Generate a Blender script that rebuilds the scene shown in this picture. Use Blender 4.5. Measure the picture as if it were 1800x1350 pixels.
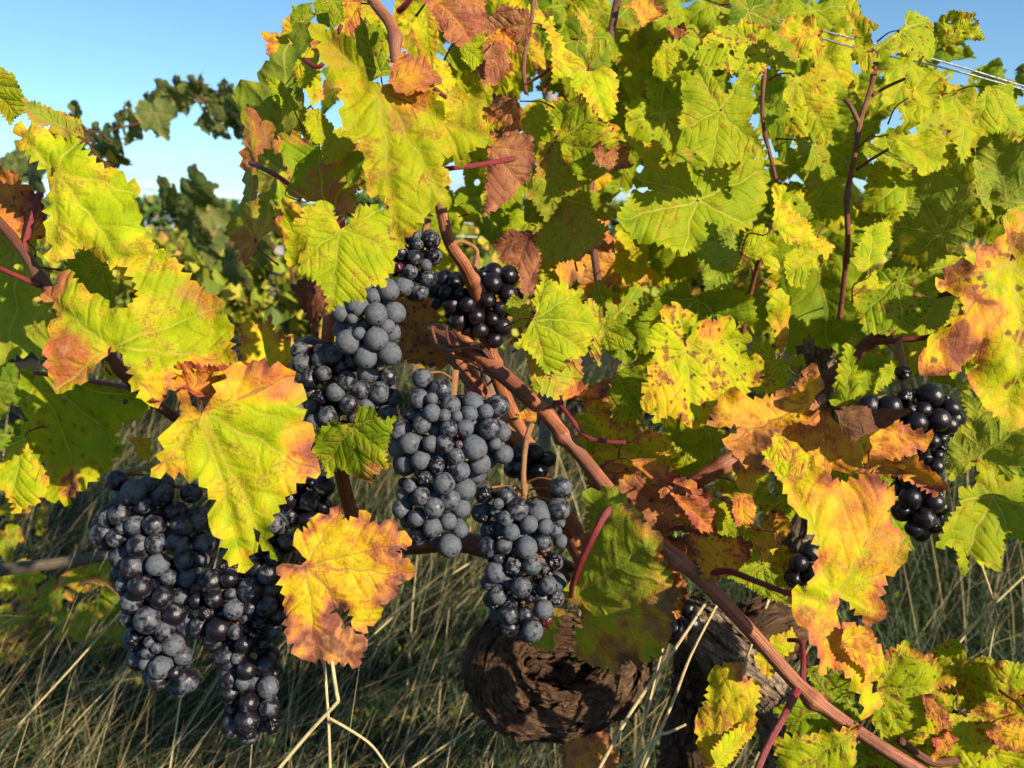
import bpy, bmesh, math, random
import numpy as np
from mathutils import Vector, Matrix, noise
from mathutils.geometry import delaunay_2d_cdt

for o in list(bpy.data.objects): bpy.data.objects.remove(o)
sc = bpy.context.scene
COL = sc.collection
R = math.radians
random.seed(7); np.random.seed(7)

# ------------------------------------------------------------------ camera, sky, sun, exposure
CAM = Vector((0, 0, 1.0)); PITCH = R(11.4); FPX = 1360.0
FW = Vector((0, math.cos(PITCH), -math.sin(PITCH))); RT = Vector((1, 0, 0)); UP = Vector((0, math.sin(PITCH), math.cos(PITCH)))
cd = bpy.data.cameras.new('camera'); cam = bpy.data.objects.new('camera', cd); COL.objects.link(cam)
cam.location = CAM; cam.rotation_euler = (R(90) - PITCH, 0, 0)
cd.sensor_width = 36; cd.lens = 36 * FPX / 1800; cd.clip_start = 0.02; cd.clip_end = 4000
cd.dof.use_dof = True; cd.dof.focus_distance = 0.56; cd.dof.aperture_fstop = 10.0
sc.camera = cam

SUN_EL, SUN_AZ = R(27), R(48)          # azimuth: to the right of straight behind the camera
SDIR = Vector((math.sin(SUN_AZ) * math.cos(SUN_EL), -math.cos(SUN_AZ) * math.cos(SUN_EL), math.sin(SUN_EL)))
sl = bpy.data.lights.new('sun', 'SUN'); sun = bpy.data.objects.new('sun', sl); COL.objects.link(sun)
sl.energy = 5.0; sl.angle = R(0.53); sl.color = (1.0, 0.86, 0.66)
sun.rotation_euler = SDIR.to_track_quat('Z', 'Y').to_euler()

wd = bpy.data.worlds.new('World'); sc.world = wd; wd.use_nodes = True
wt = wd.node_tree; wn = wt.nodes; wn.clear()
def nd(t, kind, **kw):
    n = t.nodes.new(kind)
    for k, v in kw.items(): setattr(n, k, v)
    return n
sky = nd(wt, 'ShaderNodeTexSky', sky_type='NISHITA', sun_disc=False, sun_elevation=SUN_EL, sun_rotation=math.atan2(SDIR.x, SDIR.y), air_density=1.0, dust_density=0.2, ozone_density=2.5)
bg = nd(wt, 'ShaderNodeBackground'); bg.inputs[1].default_value = 0.076
wo = nd(wt, 'ShaderNodeOutputWorld')
tc = nd(wt, 'ShaderNodeTexCoord'); sx = nd(wt, 'ShaderNodeSeparateXYZ'); wt.links.new(tc.outputs['Generated'], sx.inputs[0])
mp = nd(wt, 'ShaderNodeMapping'); mp.inputs['Scale'].default_value = (2.2, 2.2, 26); wt.links.new(tc.outputs['Generated'], mp.inputs[0])
cn = nd(wt, 'ShaderNodeTexNoise'); cn.inputs['Scale'].default_value = 1.4; cn.inputs['Detail'].default_value = 5; wt.links.new(mp.outputs[0], cn.inputs[0])
cr = nd(wt, 'ShaderNodeMapRange'); cr.inputs[1].default_value = 0.40; cr.inputs[2].default_value = 0.62; wt.links.new(cn.outputs[0], cr.inputs[0])
er = nd(wt, 'ShaderNodeMapRange'); er.inputs[1].default_value = 0.115; er.inputs[2].default_value = 0.03; er.interpolation_type = 'SMOOTHSTEP'; wt.links.new(sx.outputs[2], er.inputs[0])
mm = nd(wt, 'ShaderNodeMath', operation='MULTIPLY'); wt.links.new(cr.outputs[0], mm.inputs[0]); wt.links.new(er.outputs[0], mm.inputs[1])
m2 = nd(wt, 'ShaderNodeMath', operation='MULTIPLY'); m2.inputs[1].default_value = 0.75; wt.links.new(mm.outputs[0], m2.inputs[0])
mx = nd(wt, 'ShaderNodeMix', data_type='RGBA'); wt.links.new(m2.outputs[0], mx.inputs[0]); tn = nd(wt, 'ShaderNodeMix', data_type='RGBA', blend_type='MULTIPLY'); tn.inputs[0].default_value = 1; tn.inputs[7].default_value = (.80, 1.02, 1.12, 1); wt.links.new(sky.outputs[0], tn.inputs[6]); wt.links.new(tn.outputs[2], mx.inputs[6]); mx.inputs[7].default_value = (3.4, 3.9, 5.0, 1)
wt.links.new(mx.outputs[2], bg.inputs[0]); wt.links.new(bg.outputs[0], wo.inputs[0])

sc.render.engine = 'CYCLES'
sc.view_settings.view_transform = 'Standard'; sc.view_settings.look = 'None'; sc.view_settings.gamma = 1; sc.view_settings.exposure = 1.0
sc.cycles.use_denoising = True
sc.cycles.max_bounces = 5; sc.cycles.diffuse_bounces = 3; sc.cycles.glossy_bounces = 2; sc.cycles.transmission_bounces = 3; sc.cycles.transparent_max_bounces = 2
sc.cycles.use_adaptive_sampling = True; sc.cycles.adaptive_threshold = 0.03; sc.cycles.caustics_reflective = False; sc.cycles.caustics_refractive = False

# ------------------------------------------------------------------ helpers
def P(px, py, d):
    px, py, d = float(px), float(py), float(d)
    return CAM + d * (FW + (px - 900) / FPX * RT - (py - 675) / FPX * UP)
TILES = {'A1': (0, 0, 2.935), 'A2': (380, 0, 2.935), 'A3': (800, 0, 2.935), 'A4': (1280, 0, 2.935),
         'B1': (0, 420, 2.8125), 'B2': (460, 380, 2.8125), 'B3': (860, 400, 2.8125), 'B4': (1280, 400, 2.7),
         'C1': (0, 870, 2.8125), 'C2': (440, 870, 2.8125), 'C3': (800, 870, 2.8115), 'C4': (1280, 870, 2.8115), 'D': (1100, 560, 4.5), 'E': (1180, 1000, 4.5), 'F': (380, 380, 5.19), 'X': (0, 0, 1.0)}
def TT(t, pts):
    ox, oy, s = TILES[t]
    return [(ox + x / s, oy + y / s) for x, y in pts]

def link(o, parent=None):
    COL.objects.link(o)
    if parent is not None: o.parent = parent
    return o
def obj(name, me, mat=None, parent=None):
    if mat and not me.materials: me.materials.append(mat)
    return link(bpy.data.objects.new(name, me), parent)
def empty(name, loc=(0, 0, 0)):
    e = bpy.data.objects.new(name, None); e.empty_display_size = 0.05; e.location = loc
    return link(e)
def tag(o, label, cat, group=None, kind=None):
    if label: o['label'] = label
    if cat: o['category'] = cat
    if group: o['group'] = group
    if kind: o['kind'] = kind
    return o
def mesh(name, vs, fs, smooth=True):
    me = bpy.data.meshes.new(name); me.from_pydata([tuple(v) for v in vs], [], fs)
    if smooth: me.polygons.foreach_set('use_smooth', np.ones(len(me.polygons), bool))
    me.update(); return me

def tube_data(pts, rads, nang=10, rough=None, seg=None, cap=True):
    """sweep a circle along a polyline, Catmull-Rom smoothed; rough(theta, s, r) -> radius"""
    pts = [Vector(p) for p in pts]; n = len(pts)
    if seg is None: seg = 6
    cp, crd = [], []
    for i in range(n - 1):
        p0, p1, p2, p3 = pts[max(i - 1, 0)], pts[i], pts[i + 1], pts[min(i + 2, n - 1)]
        for k in range(seg):
            t = k / seg
            cp.append(0.5 * ((2 * p1) + (-p0 + p2) * t + (2 * p0 - 5 * p1 + 4 * p2 - p3) * t * t + (-p0 + 3 * p1 - 3 * p2 + p3) * t ** 3))
            crd.append(rads[i] * (1 - t) + rads[i + 1] * t)
    cp.append(pts[-1]); crd.append(rads[-1])
    vs, fs, at = [], [], []
    T = (cp[1] - cp[0]).normalized()
    N = T.cross(Vector((0.3, 0.2, 0.93))).normalized()
    if N.length < .1: N = Vector((1, 0, 0))
    s = 0
    for i, p in enumerate(cp):
        t2 = (cp[min(i + 1, len(cp) - 1)] - cp[max(i - 1, 0)]).normalized()
        N = (N - t2 * N.dot(t2)).normalized(); B = t2.cross(N)
        if i: s += (p - cp[i - 1]).length
        for a in range(nang):
            th = 2 * math.pi * a / nang
            r = crd[i]
            if rough: r = rough(th, s, r, i / (len(cp) - 1))
            vs.append(p + N * (math.cos(th) * r) + B * (math.sin(th) * r)); at += [math.cos(th), math.sin(th), s]
        if i:
            b0, b1 = (i - 1) * nang, i * nang
            for a in range(nang):
                fs.append((b0 + a, b0 + (a + 1) % nang, b1 + (a + 1) % nang, b1 + a))
    if cap:
        fs.append(tuple(range(nang - 1, -1, -1))); k = (len(cp) - 1) * nang; fs.append(tuple(range(k, k + nang)))
    return vs, fs, at
def tube_mesh(name, parts):
    V, F, A = [], [], []
    for v, f, a in parts:
        b = len(V); V += v; A += a; F += [tuple(i + b for i in q) for q in f]
    me = mesh(name, V, F); x = me.attributes.new('bark', 'FLOAT_VECTOR', 'POINT'); x.data.foreach_set('vector', np.array(A, np.float32))
    return me
def tube(name, pts, rads, mat, parent=None, **kw):
    return obj(name, tube_mesh(name, [tube_data(pts, rads, **kw)]), mat, parent)

# ------------------------------------------------------------------ materials
class NT:
    def __init__(s, name, dim='3D'):
        s.dim = dim
        s.m = bpy.data.materials.new(name); s.m.use_nodes = True; s.t = s.m.node_tree; s.t.nodes.clear()
        s.out = s.t.nodes.new('ShaderNodeOutputMaterial')
    def n(s, kind, **kw): return nd(s.t, kind, **kw)
    def l(s, a, b): s.t.links.new(a, b)
    def val(s, x, sock):
        if isinstance(x, (int, float)): sock.default_value = x
        elif isinstance(x, tuple): sock.default_value = x if len(x) == len(sock.default_value) else x + (1,)
        else: s.l(x, sock)
    def math(s, op, a, b=0.0, c=None, clamp=False):
        n = s.n('ShaderNodeMath', operation=op, use_clamp=clamp); s.val(a, n.inputs[0]); s.val(b, n.inputs[1])
        if c is not None: s.val(c, n.inputs[2])
        return n.outputs[0]
    def rng(s, x, a, b, lo=0.0, hi=1.0, smooth=True):
        n = s.n('ShaderNodeMapRange'); n.interpolation_type = 'SMOOTHSTEP' if smooth else 'LINEAR'
        s.val(x, n.inputs[0]); s.val(a, n.inputs[1]); s.val(b, n.inputs[2]); s.val(lo, n.inputs[3]); s.val(hi, n.inputs[4]); return n.outputs[0]
    def mix(s, f, a, b, mode='MIX'):
        n = s.n('ShaderNodeMix', data_type='RGBA', blend_type=mode); s.val(f, n.inputs[0]); s.val(a, n.inputs[6]); s.val(b, n.inputs[7]); return n.outputs[2]
    def noise(s, vec, scale, detail=3, rough=.55, out=0, dist=0.0):
        n = s.n('ShaderNodeTexNoise', noise_dimensions=s.dim); s.val(scale, n.inputs['Scale']); n.inputs['Detail'].default_value = detail; n.inputs['Roughness'].default_value = rough; n.inputs['Distortion'].default_value = dist
        if vec is not None: s.l(vec, n.inputs['Vector'])
        return n.outputs[out]
    def vor(s, vec, scale, feature='F1', out=0):
        n = s.n('ShaderNodeTexVoronoi', feature=feature, voronoi_dimensions=s.dim); s.val(scale, n.inputs['Scale'])
        s.l(vec, n.inputs['Vector']); return n.outputs[out]
    def ramp(s, f, stops):
        n = s.n('ShaderNodeValToRGB'); e = n.color_ramp.elements
        while len(e) < len(stops): e.new(0.5)
        for k, (p, c) in enumerate(stops): e[k].position = p; e[k].color = c + (1,)
        s.l(f, n.inputs[0]); return n.outputs[0]
    def bump(s, h, strength=.5, dist=.001, normal=None):
        n = s.n('ShaderNodeBump'); n.inputs['Strength'].default_value = strength; n.inputs['Distance'].default_value = dist; s.l(h, n.inputs['Height'])
        if normal is not None: s.l(normal, n.inputs['Normal'])
        return n.outputs[0]
    def bsdf(s, col, rough=.6, spec=.4, normal=None):
        n = s.n('ShaderNodeBsdfPrincipled'); s.val(col, n.inputs['Base Color']); s.val(rough, n.inputs['Roughness']); s.val(spec, n.inputs['Specular IOR Level'])
        if normal is not None: s.l(normal, n.inputs['Normal'])
        return n
    def done(s, sh): s.l(sh, s.out.inputs[0]); return s.m

def leaf_material(name, simple=False, dull=0.0):
    t = NT(name, '2D')
    oi = t.n('ShaderNodeObjectInfo'); sep = t.n('ShaderNodeSeparateColor'); t.l(oi.outputs['Color'], sep.inputs[0])
    aut, mar, red, spot, rnd = sep.outputs[0], sep.outputs[1], sep.outputs[2], oi.outputs['Alpha'], oi.outputs['Random']
    uv = t.n('ShaderNodeUVMap', uv_map='flat').outputs[0]
    off = t.n('ShaderNodeVectorMath', operation='ADD'); t.l(uv, off.inputs[0])
    cb = t.n('ShaderNodeCombineXYZ'); t.l(t.math('MULTIPLY', rnd, 37.0), cb.inputs[0]); t.l(t.math('MULTIPLY', rnd, 91.0), cb.inputs[1]); t.l(cb.outputs[0], off.inputs[1])
    p = off.outputs[0]
    edge = t.n('ShaderNodeAttribute', attribute_name='edge').outputs['Fac']
    vv = t.n('ShaderNodeSeparateXYZ'); t.l(t.n('ShaderNodeUVMap', uv_map='vein').outputs[0], vv.inputs[0])
    u, v = vv.outputs[0], vv.outputs[1]
    wob = t.math('MULTIPLY', t.math('SUBTRACT', t.noise(p, 5, 0), .5), .07)
    av = t.math('ABSOLUTE', t.math('ADD', v, wob))
    au = t.math('MAXIMUM', u, 0.0)
    # main veins, secondary veins (branching forward), fine net
    wid = t.rng(au, 0, 1, .014, .003, False)
    vmain = t.rng(t.math('DIVIDE', av, wid), .6, 1.6, 1, 0)
    c2 = t.math('FRACT', t.math('MULTIPLY', t.math('ADD', t.math('SUBTRACT', u, t.math('MULTIPLY', av, .85)), wob), 6.0))
    d2 = t.math('ABSOLUTE', t.math('SUBTRACT', c2, .5))
    vsec = t.rng(d2, .010, .042, 1, 0)
    vfine = t.rng(t.vor(p, 22, 'DISTANCE_TO_EDGE'), .02, .12, 1, 0)
    vnet = t.rng(t.vor(p, 62, 'DISTANCE_TO_EDGE'), .03, .2, 1, 0)
    n1 = t.noise(p, 2.3, 2, .6); n2 = t.noise(p, 7.5, 2, .6); n3 = t.noise(p, 38, 1, .65)
    # ageing parameter
    eg = t.rng(t.math('ADD', edge, t.math('MULTIPLY', t.math('SUBTRACT', n2, .5), .10)), .0, .13, 1, 0)
    tt = t.math('ADD', aut, t.math('MULTIPLY', t.math('SUBTRACT', n1, .5), .30))
    tt = t.math('ADD', tt, t.math('MULTIPLY', t.math('SUBTRACT', n2, .5), .10))
    tt = t.math('ADD', tt, t.math('MULTIPLY', t.math('SUBTRACT', n3, .5), .035))
    em = t.math('MULTIPLY', t.math('MULTIPLY', eg, mar), t.rng(n1, .42, .62, .0, 1.0))
    tt = t.math('ADD', tt, t.math('MULTIPLY', em, .44))
    zn = t.n('ShaderNodeSeparateXYZ'); t.l(t.n('ShaderNodeAttribute', attribute_name='zone').outputs['Vector'], zn.inputs[0])
    tt = t.math('ADD', tt, t.math('MULTIPLY', zn.outputs[1], t.rng(n2, .3, .6, .7, 1.1)))
    vg = t.math('MULTIPLY', t.rng(t.math('ADD', av, t.math('MULTIPLY', d2, .12)), 0.0, .12, -0.05, .03), 1.0)
    tt = t.math('ADD', tt, vg, clamp=True)
    base = t.ramp(tt, [(0.0, (.030, .075, .006)), (.2, (.085, .175, .006)), (.38, (.225, .315, .005)), (.52, (.42, .455, .006)), (.65, (.66, .44, .016)), (.77, (.60, .26, .035)), (.88, (.36, .16, .065)), (1.0, (.11, .050, .026))])
    # red blush patches, mostly towards the margin
    rm = t.math('MULTIPLY', t.math('MULTIPLY', red, t.rng(t.math('ADD', n1, t.math('MULTIPLY', eg, .16)), .5, .62)), t.rng(n2, .3, .55, .35, 1))
    rm = t.math('MAXIMUM', rm, t.math('MULTIPLY', zn.outputs[0], t.rng(n2, .25, .5, .6, 1)))
    base = t.mix(t.math('MULTIPLY', rm, .85), base, t.mix(t.rng(n2, .42, .75), (.47, .030, .045), (.56, .20, .13)))
    # fine scorched flecks and round spots
    fl = t.math('MULTIPLY', t.math('MULTIPLY', t.rng(t.math('ADD', n3, t.math('MULTIPLY', n2, .9)), .98, 1.10), t.rng(n1, .48, .6, .12, 1)), .5)
    base = t.mix(t.math('MULTIPLY', fl, t.rng(aut, .15, .5, .25, 1)), base, (.25, .085, .03))
    vo = t.vor(p, 5.5); sp = t.math('MULTIPLY', t.rng(t.math('ADD', vo, t.math('MULTIPLY', n3, .18)), .16, .27, 1, 0), t.rng(spot, .05, .3))
    base = t.mix(t.math('MULTIPLY', sp, .85), base, (.09, .030, .016))
    cm = t.math('MULTIPLY', t.rng(t.math('ADD', n2, t.math('MULTIPLY', n1, .8)), 1.02, 1.10), t.rng(spot, .05, .6, .15, 1))
    base = t.mix(t.math('MULTIPLY', cm, .8), base, (.17, .055, .028))
    # veins tint: pale straw on green and yellow, darker on orange and brown
    vcol = t.ramp(tt, [(0, (.25, .30, .05)), (.36, (.46, .42, .04)), (.50, (.46, .34, .03)), (.62, (.44, .20, .05)), (.8, (.27, .09, .03)), (1, (.08, .03, .02))])
    va = t.math('MAXIMUM', t.math('MULTIPLY', vmain, .9), t.math('MULTIPLY', vsec, .42))
    va = t.math('MAXIMUM', va, t.math('MULTIPLY', vfine, .13))
    base = t.mix(va, base, vcol)
    base = t.mix(t.math('MULTIPLY', vnet, .10), base, t.mix(.5, base, (.10, .06, .01)))
    hs = t.n('ShaderNodeHueSaturation'); t.val(t.rng(rnd, 0, 1, .488, .508, False), hs.inputs['Hue']); t.val(1.0 - .25 * dull, hs.inputs['Saturation']); t.val(t.rng(t.math('FRACT', t.math('MULTIPLY', rnd, 13.7)), 0, 1, .84 - .42 * dull, 1.08 - .42 * dull, False), hs.inputs['Value']); t.l(base, hs.inputs['Color'])
    base = hs.outputs[0]
    bf = t.n('ShaderNodeNewGeometry').outputs['Backfacing']
    under = t.mix(.28, base, (.24, .26, .06))
    col = t.mix(bf, base, under)
    # relief: blistered blade between sunken veins
    h = t.math('ADD', t.math('MULTIPLY', t.rng(t.math('MINIMUM', t.math('MULTIPLY', d2, .25), av), 0, .07), .6), t.math('MULTIPLY', n2, 1.1))
    h = t.math('ADD', h, t.math('MULTIPLY', t.math('SUBTRACT', 1.0, vfine), .10)); h = t.math('ADD', h, t.math('MULTIPLY', n3, .25))
    nb = t.bump(h, .55, .0020)
    pr = t.bsdf(col, t.rng(n2, .3, .7, .48, .68), .10, nb)
    tr = t.n('ShaderNodeBsdfTranslucent'); t.l(t.mix(1.0, t.mix(.3, base, vcol), (1.25, 1.15, .45), 'MULTIPLY'), tr.inputs[0]); t.l(nb, tr.inputs['Normal'])
    ms = t.n('ShaderNodeMixShader'); t.l(t.rng(tt, .7, 1.0, .34, .18), ms.inputs[0]); t.l(pr.outputs[0], ms.inputs[1]); t.l(tr.outputs[0], ms.inputs[2])
    return t.done(ms.outputs[0])
M_LEAF = leaf_material('vine_leaf')
M_LEAF_SHADED = leaf_material('shaded_vine_leaf', dull=1.0)  # darker, duller copy: the background shoot's shade is put into the leaf colour

def grape_material():
    t = NT('grape_skin')
    oi = t.n('ShaderNodeObjectInfo'); rnd = oi.outputs['Random']
    sep = t.n('ShaderNodeSeparateColor'); t.l(oi.outputs['Color'], sep.inputs[0])
    oc = t.n('ShaderNodeTexCoord').outputs['Object']
    off = t.n('ShaderNodeVectorMath', operation='ADD'); t.l(oc, off.inputs[0]); cb = t.n('ShaderNodeCombineXYZ')
    for k, f in enumerate((31.0, 57.0, 83.0)): t.l(t.math('MULTIPLY', rnd, f), cb.inputs[k])
    t.l(cb.outputs[0], off.inputs[1]); p = off.outputs[0]
    n1 = t.noise(p, 1.0, 2, .6, dist=.6); n2 = t.noise(p, 3.5, 3, .6); n3 = t.noise(p, 22, 1, .6)
    lvl = t.math('ADD', sep.outputs[0], t.math('MULTIPLY', t.math('SUBTRACT', rnd, .5), .16))
    b = t.rng(t.math('ADD', t.math('ADD', t.math('MULTIPLY', n1, .9), t.math('MULTIPLY', n2, .38)), lvl), .90, 1.15)
    scr = t.rng(n3, .60, .75, 1, .8)
    b = t.math('MULTIPLY', t.math('MULTIPLY', b, scr), t.rng(n2, .2, .7, .55, 1))
    skin = t.mix(n2, (.004, .004, .007), (.009, .006, .010))
    skin = t.mix(sep.outputs[1], skin, (.07, .012, .012))
    bloom = t.mix(n2, (.064, .074, .094), (.112, .122, .138))
    col = t.mix(b, skin, bloom)
    nn = t.n('ShaderNodeVectorMath', operation='NORMALIZE'); t.l(oc, nn.inputs[0]); sz = t.n('ShaderNodeSeparateXYZ'); t.l(nn.outputs[0], sz.inputs[0])
    scar = t.rng(sz.outputs[2], -.990, -.996, 0, 1)
    col = t.mix(scar, col, (.014, .009, .008))
    h = t.math('ADD', t.math('MULTIPLY', n2, .5), t.math('MULTIPLY', n3, .22))
    pr = t.bsdf(col, t.rng(b, 0, 1, .30, .72), t.rng(b, 0, 1, .42, .2), t.bump(h, .12, .25))
    return t.done(pr.outputs[0])
M_GRAPE = grape_material()

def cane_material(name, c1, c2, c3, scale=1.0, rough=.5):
    t = NT(name)
    oc = t.n('ShaderNodeAttribute', attribute_name='bark').outputs['Vector']
    mp = t.n('ShaderNodeMapping'); mp.inputs['Scale'].default_value = (4.5, 4.5, 11 * scale); t.l(oc, mp.inputs[0])
    st = t.noise(mp.outputs[0], 1.0, 4, .65)
    gc = t.n('ShaderNodeNewGeometry').outputs['Position']
    big = t.noise(gc, 28, 3); fine = t.noise(gc, 420, 3)
    col = t.mix(t.rng(st, .40, .60), c1, c2)
    col = t.mix(t.math('MULTIPLY', t.rng(big, .48, .7), .65), col, c3)
    col = t.mix(t.math('MULTIPLY', t.rng(fine, .58, .68), .6), col, (.05, .018, .010))
    h = t.math('ADD', t.math('MULTIPLY', st, .8), t.math('MULTIPLY', fine, .3))
    return t.done(t.bsdf(col, rough, .35, t.bump(h, .9, .0016)).outputs[0])
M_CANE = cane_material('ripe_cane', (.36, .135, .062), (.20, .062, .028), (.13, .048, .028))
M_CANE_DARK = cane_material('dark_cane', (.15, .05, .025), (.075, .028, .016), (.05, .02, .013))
M_SHOOT = cane_material('young_shoot', (.20, .055, .03), (.12, .035, .02), (.20, .10, .03))
M_PET = cane_material('red_petiole', (.22, .022, .028), (.15, .016, .022), (.17, .05, .025), rough=.42)
M_STALK = cane_material('bunch_stalk', (.30, .17, .055), (.24, .10, .04), (.22, .06, .03))
M_DRY = cane_material('dry_branch', (.12, .095, .065), (.07, .055, .038), (.05, .037, .026), rough=.85)

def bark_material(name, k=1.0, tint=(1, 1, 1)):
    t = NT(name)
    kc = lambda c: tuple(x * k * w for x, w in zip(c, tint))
    a = t.n('ShaderNodeAttribute', attribute_name='bark'); sp = t.n('ShaderNodeSeparateXYZ'); t.l(a.outputs['Vector'], sp.inputs[0])
    cx, cy, s = sp.outputs
    gp = t.n('ShaderNodeNewGeometry').outputs['Position']
    cb = t.n('ShaderNodeCombineXYZ'); t.l(t.math('MULTIPLY', cx, 9.0), cb.inputs[0]); t.l(t.math('MULTIPLY', cy, 9.0), cb.inputs[1]); t.l(t.math('MULTIPLY', s, 45.0), cb.inputs[2])
    fib = t.noise(cb.outputs[0], 1.0, 5, .7, dist=.8); n1 = t.noise(gp, 30, 4, .6); n2 = t.noise(gp, 260, 3, .6)
    col = t.mix(t.rng(fib, .32, .68), kc((.045, .030, .021)), kc((.26, .19, .13)))
    col = t.mix(t.rng(n1, .45, .7, 0, .7), col, kc((.085, .048, .028)))
    col = t.mix(t.rng(fib, .40, .30, 0, .85), col, (.022, .015, .011))
    col = t.mix(t.math('MULTIPLY', t.rng(n2, .56, .7), .4), col, kc((.26, .22, .18)))
    h = t.math('ADD', fib, t.math('MULTIPLY', n2, .2))
    return t.done(t.bsdf(col, .9, .15, t.bump(h, 1.0, .006)).outputs[0])
M_BARK = bark_material('sunlit_old_bark', 1.3); M_BARK_SHADED = bark_material('shaded_brown_bark', .48, (1.15, .9, .72))  # sunlight put into the paler bark, shade into the knob's darker brown

def blade_material(name, stops, transl=.3, rough=.6):
    t = NT(name)
    a = t.n('ShaderNodeAttribute', attribute_name='rnd').outputs['Fac']
    gp = t.n('ShaderNodeNewGeometry').outputs['Position']
    f = t.math('ADD', a, t.math('MULTIPLY', t.math('SUBTRACT', t.noise(gp, 3, 3), .5), .5), clamp=True)
    col = t.ramp(f, stops)
    pr = t.bsdf(col, rough, .3); tr = t.n('ShaderNodeBsdfTranslucent'); t.l(col, tr.inputs[0])
    ms = t.n('ShaderNodeMixShader'); ms.inputs[0].default_value = transl; t.l(pr.outputs[0], ms.inputs[1]); t.l(tr.outputs[0], ms.inputs[2])
    return t.done(ms.outputs[0])
M_STRAW = blade_material('straw', [(0, (.13, .09, .04)), (.5, (.36, .27, .12)), (1, (.62, .50, .26))])
M_GRASS = blade_material('grass', [(0, (.012, .026, .006)), (.6, (.028, .058, .011)), (1, (.06, .085, .02))])
M_WEED = blade_material('weed_leaf', [(0, (.03, .07, .012)), (.5, (.07, .14, .018)), (.8, (.16, .23, .03)), (1, (.30, .16, .06))])
M_FARLEAF = blade_material('far_vine_leaf', [(0, (.08, .13, .015)), (.45, (.26, .31, .025)), (.8, (.48, .42, .04)), (1, (.45, .20, .06))], .35)

def simple_mat(name, c, rough=.6, metal=0.0, c2=None, scale=20):
    t = NT(name); gp = t.n('ShaderNodeNewGeometry').outputs['Position']; n = t.noise(gp, scale, 4, .6)
    pr = t.bsdf(t.mix(t.rng(n, .3, .7), c, c2 or tuple(x * .6 for x in c)), rough, .4, t.bump(n, .3, .002)); pr.inputs['Metallic'].default_value = metal
    return t.done(pr.outputs[0])
M_WIRE = simple_mat('galvanised_wire', (.52, .54, .57), .42, .85, (.30, .30, .31), 300)
M_POST = simple_mat('weathered_post', (.23, .22, .21), .85, 0, (.12, .11, .10), 40)
def ground_material():
    t = NT('ground_soil'); gp = t.n('ShaderNodeNewGeometry').outputs['Position']
    n = t.noise(gp, 4, 5, .65); f = t.noise(gp, 60, 4, .7)
    col = t.mix(t.rng(n, .4, .62), (.025, .020, .012), (.02, .035, .009)); col = t.mix(t.rng(f, .5, .7, 0, .7), col, (.10, .075, .035))
    return t.done(t.bsdf(col, .95, .1, t.bump(f, 1, .02)).outputs[0])
M_GROUND = ground_material()

# ------------------------------------------------------------------ leaf meshes
def pip(pts, poly):
    x, y = pts[:, 0], pts[:, 1]; ins = np.zeros(len(pts), bool); n = len(poly); j = n - 1
    for i in range(n):
        xi, yi = poly[i]; xj, yj = poly[j]
        c = ((yi > y) != (yj > y))
        if yj != yi: ins ^= c & (x < (xj - xi) * (y - yi) / (yj - yi) + xi)
        j = i
    return ins
def seg_dist(pts, poly):
    a = np.asarray(poly); b = np.roll(a, -1, 0); best = np.full(len(pts), 1e9)
    for i in range(len(a)):
        d = b[i] - a[i]; L = d @ d + 1e-12
        t = np.clip(((pts - a[i]) @ d) / L, 0, 1); q = pts - a[i] - t[:, None] * d
        best = np.minimum(best, (q * q).sum(1))
    return np.sqrt(best)
def area(poly):
    a = np.asarray(poly); b = np.roll(a, -1, 0); return .5 * float((a[:, 0] * b[:, 1] - b[:, 0] * a[:, 1]).sum())

def toothed(poly, att, S, rg, period=.095, amp=.030):
    """coarse outline -> serrated outline"""
    if area(poly) < 0: poly = poly[::-1]
    n = len(poly); out = []
    for i in range(n):
        p, q, pr = np.array(poly[i]), np.array(poly[(i + 1) % n]), np.array(poly[i - 1])
        e = q - p; L = np.hypot(*e)
        if L < 1e-6: continue
        nr = np.array([e[1], -e[0]]) / L
        near = min(1, max(0, (np.hypot(*((p + q) / 2 - att)) / S - .10) / .18))
        c = (p - pr)[0] * e[1] - (p - pr)[1] * e[0]
        bis = nr + (lambda k: np.array([k[1], -k[0]]) / (np.hypot(*k) + 1e-9))(p - pr); bl = np.hypot(*bis) + 1e-9
        out.append(p + (bis / bl) * (amp * S * .45 * near if c > 0 else -amp * S * .12))
        if L < .45 * period * S: continue
        k = max(1, int(round(L / (period * S * rg.uniform(.75, 1.3)))))
        for j in range(k):
            a = amp * S * near * rg.uniform(.55, 1.25)
            t0 = (j + rg.uniform(.5, .72)) / k
            out.append(p + e * t0 + nr * a)
            if j < k - 1: out.append(p + e * ((j + 1) / k) - nr * a * .35)
    return [tuple(x) for x in out]

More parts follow.
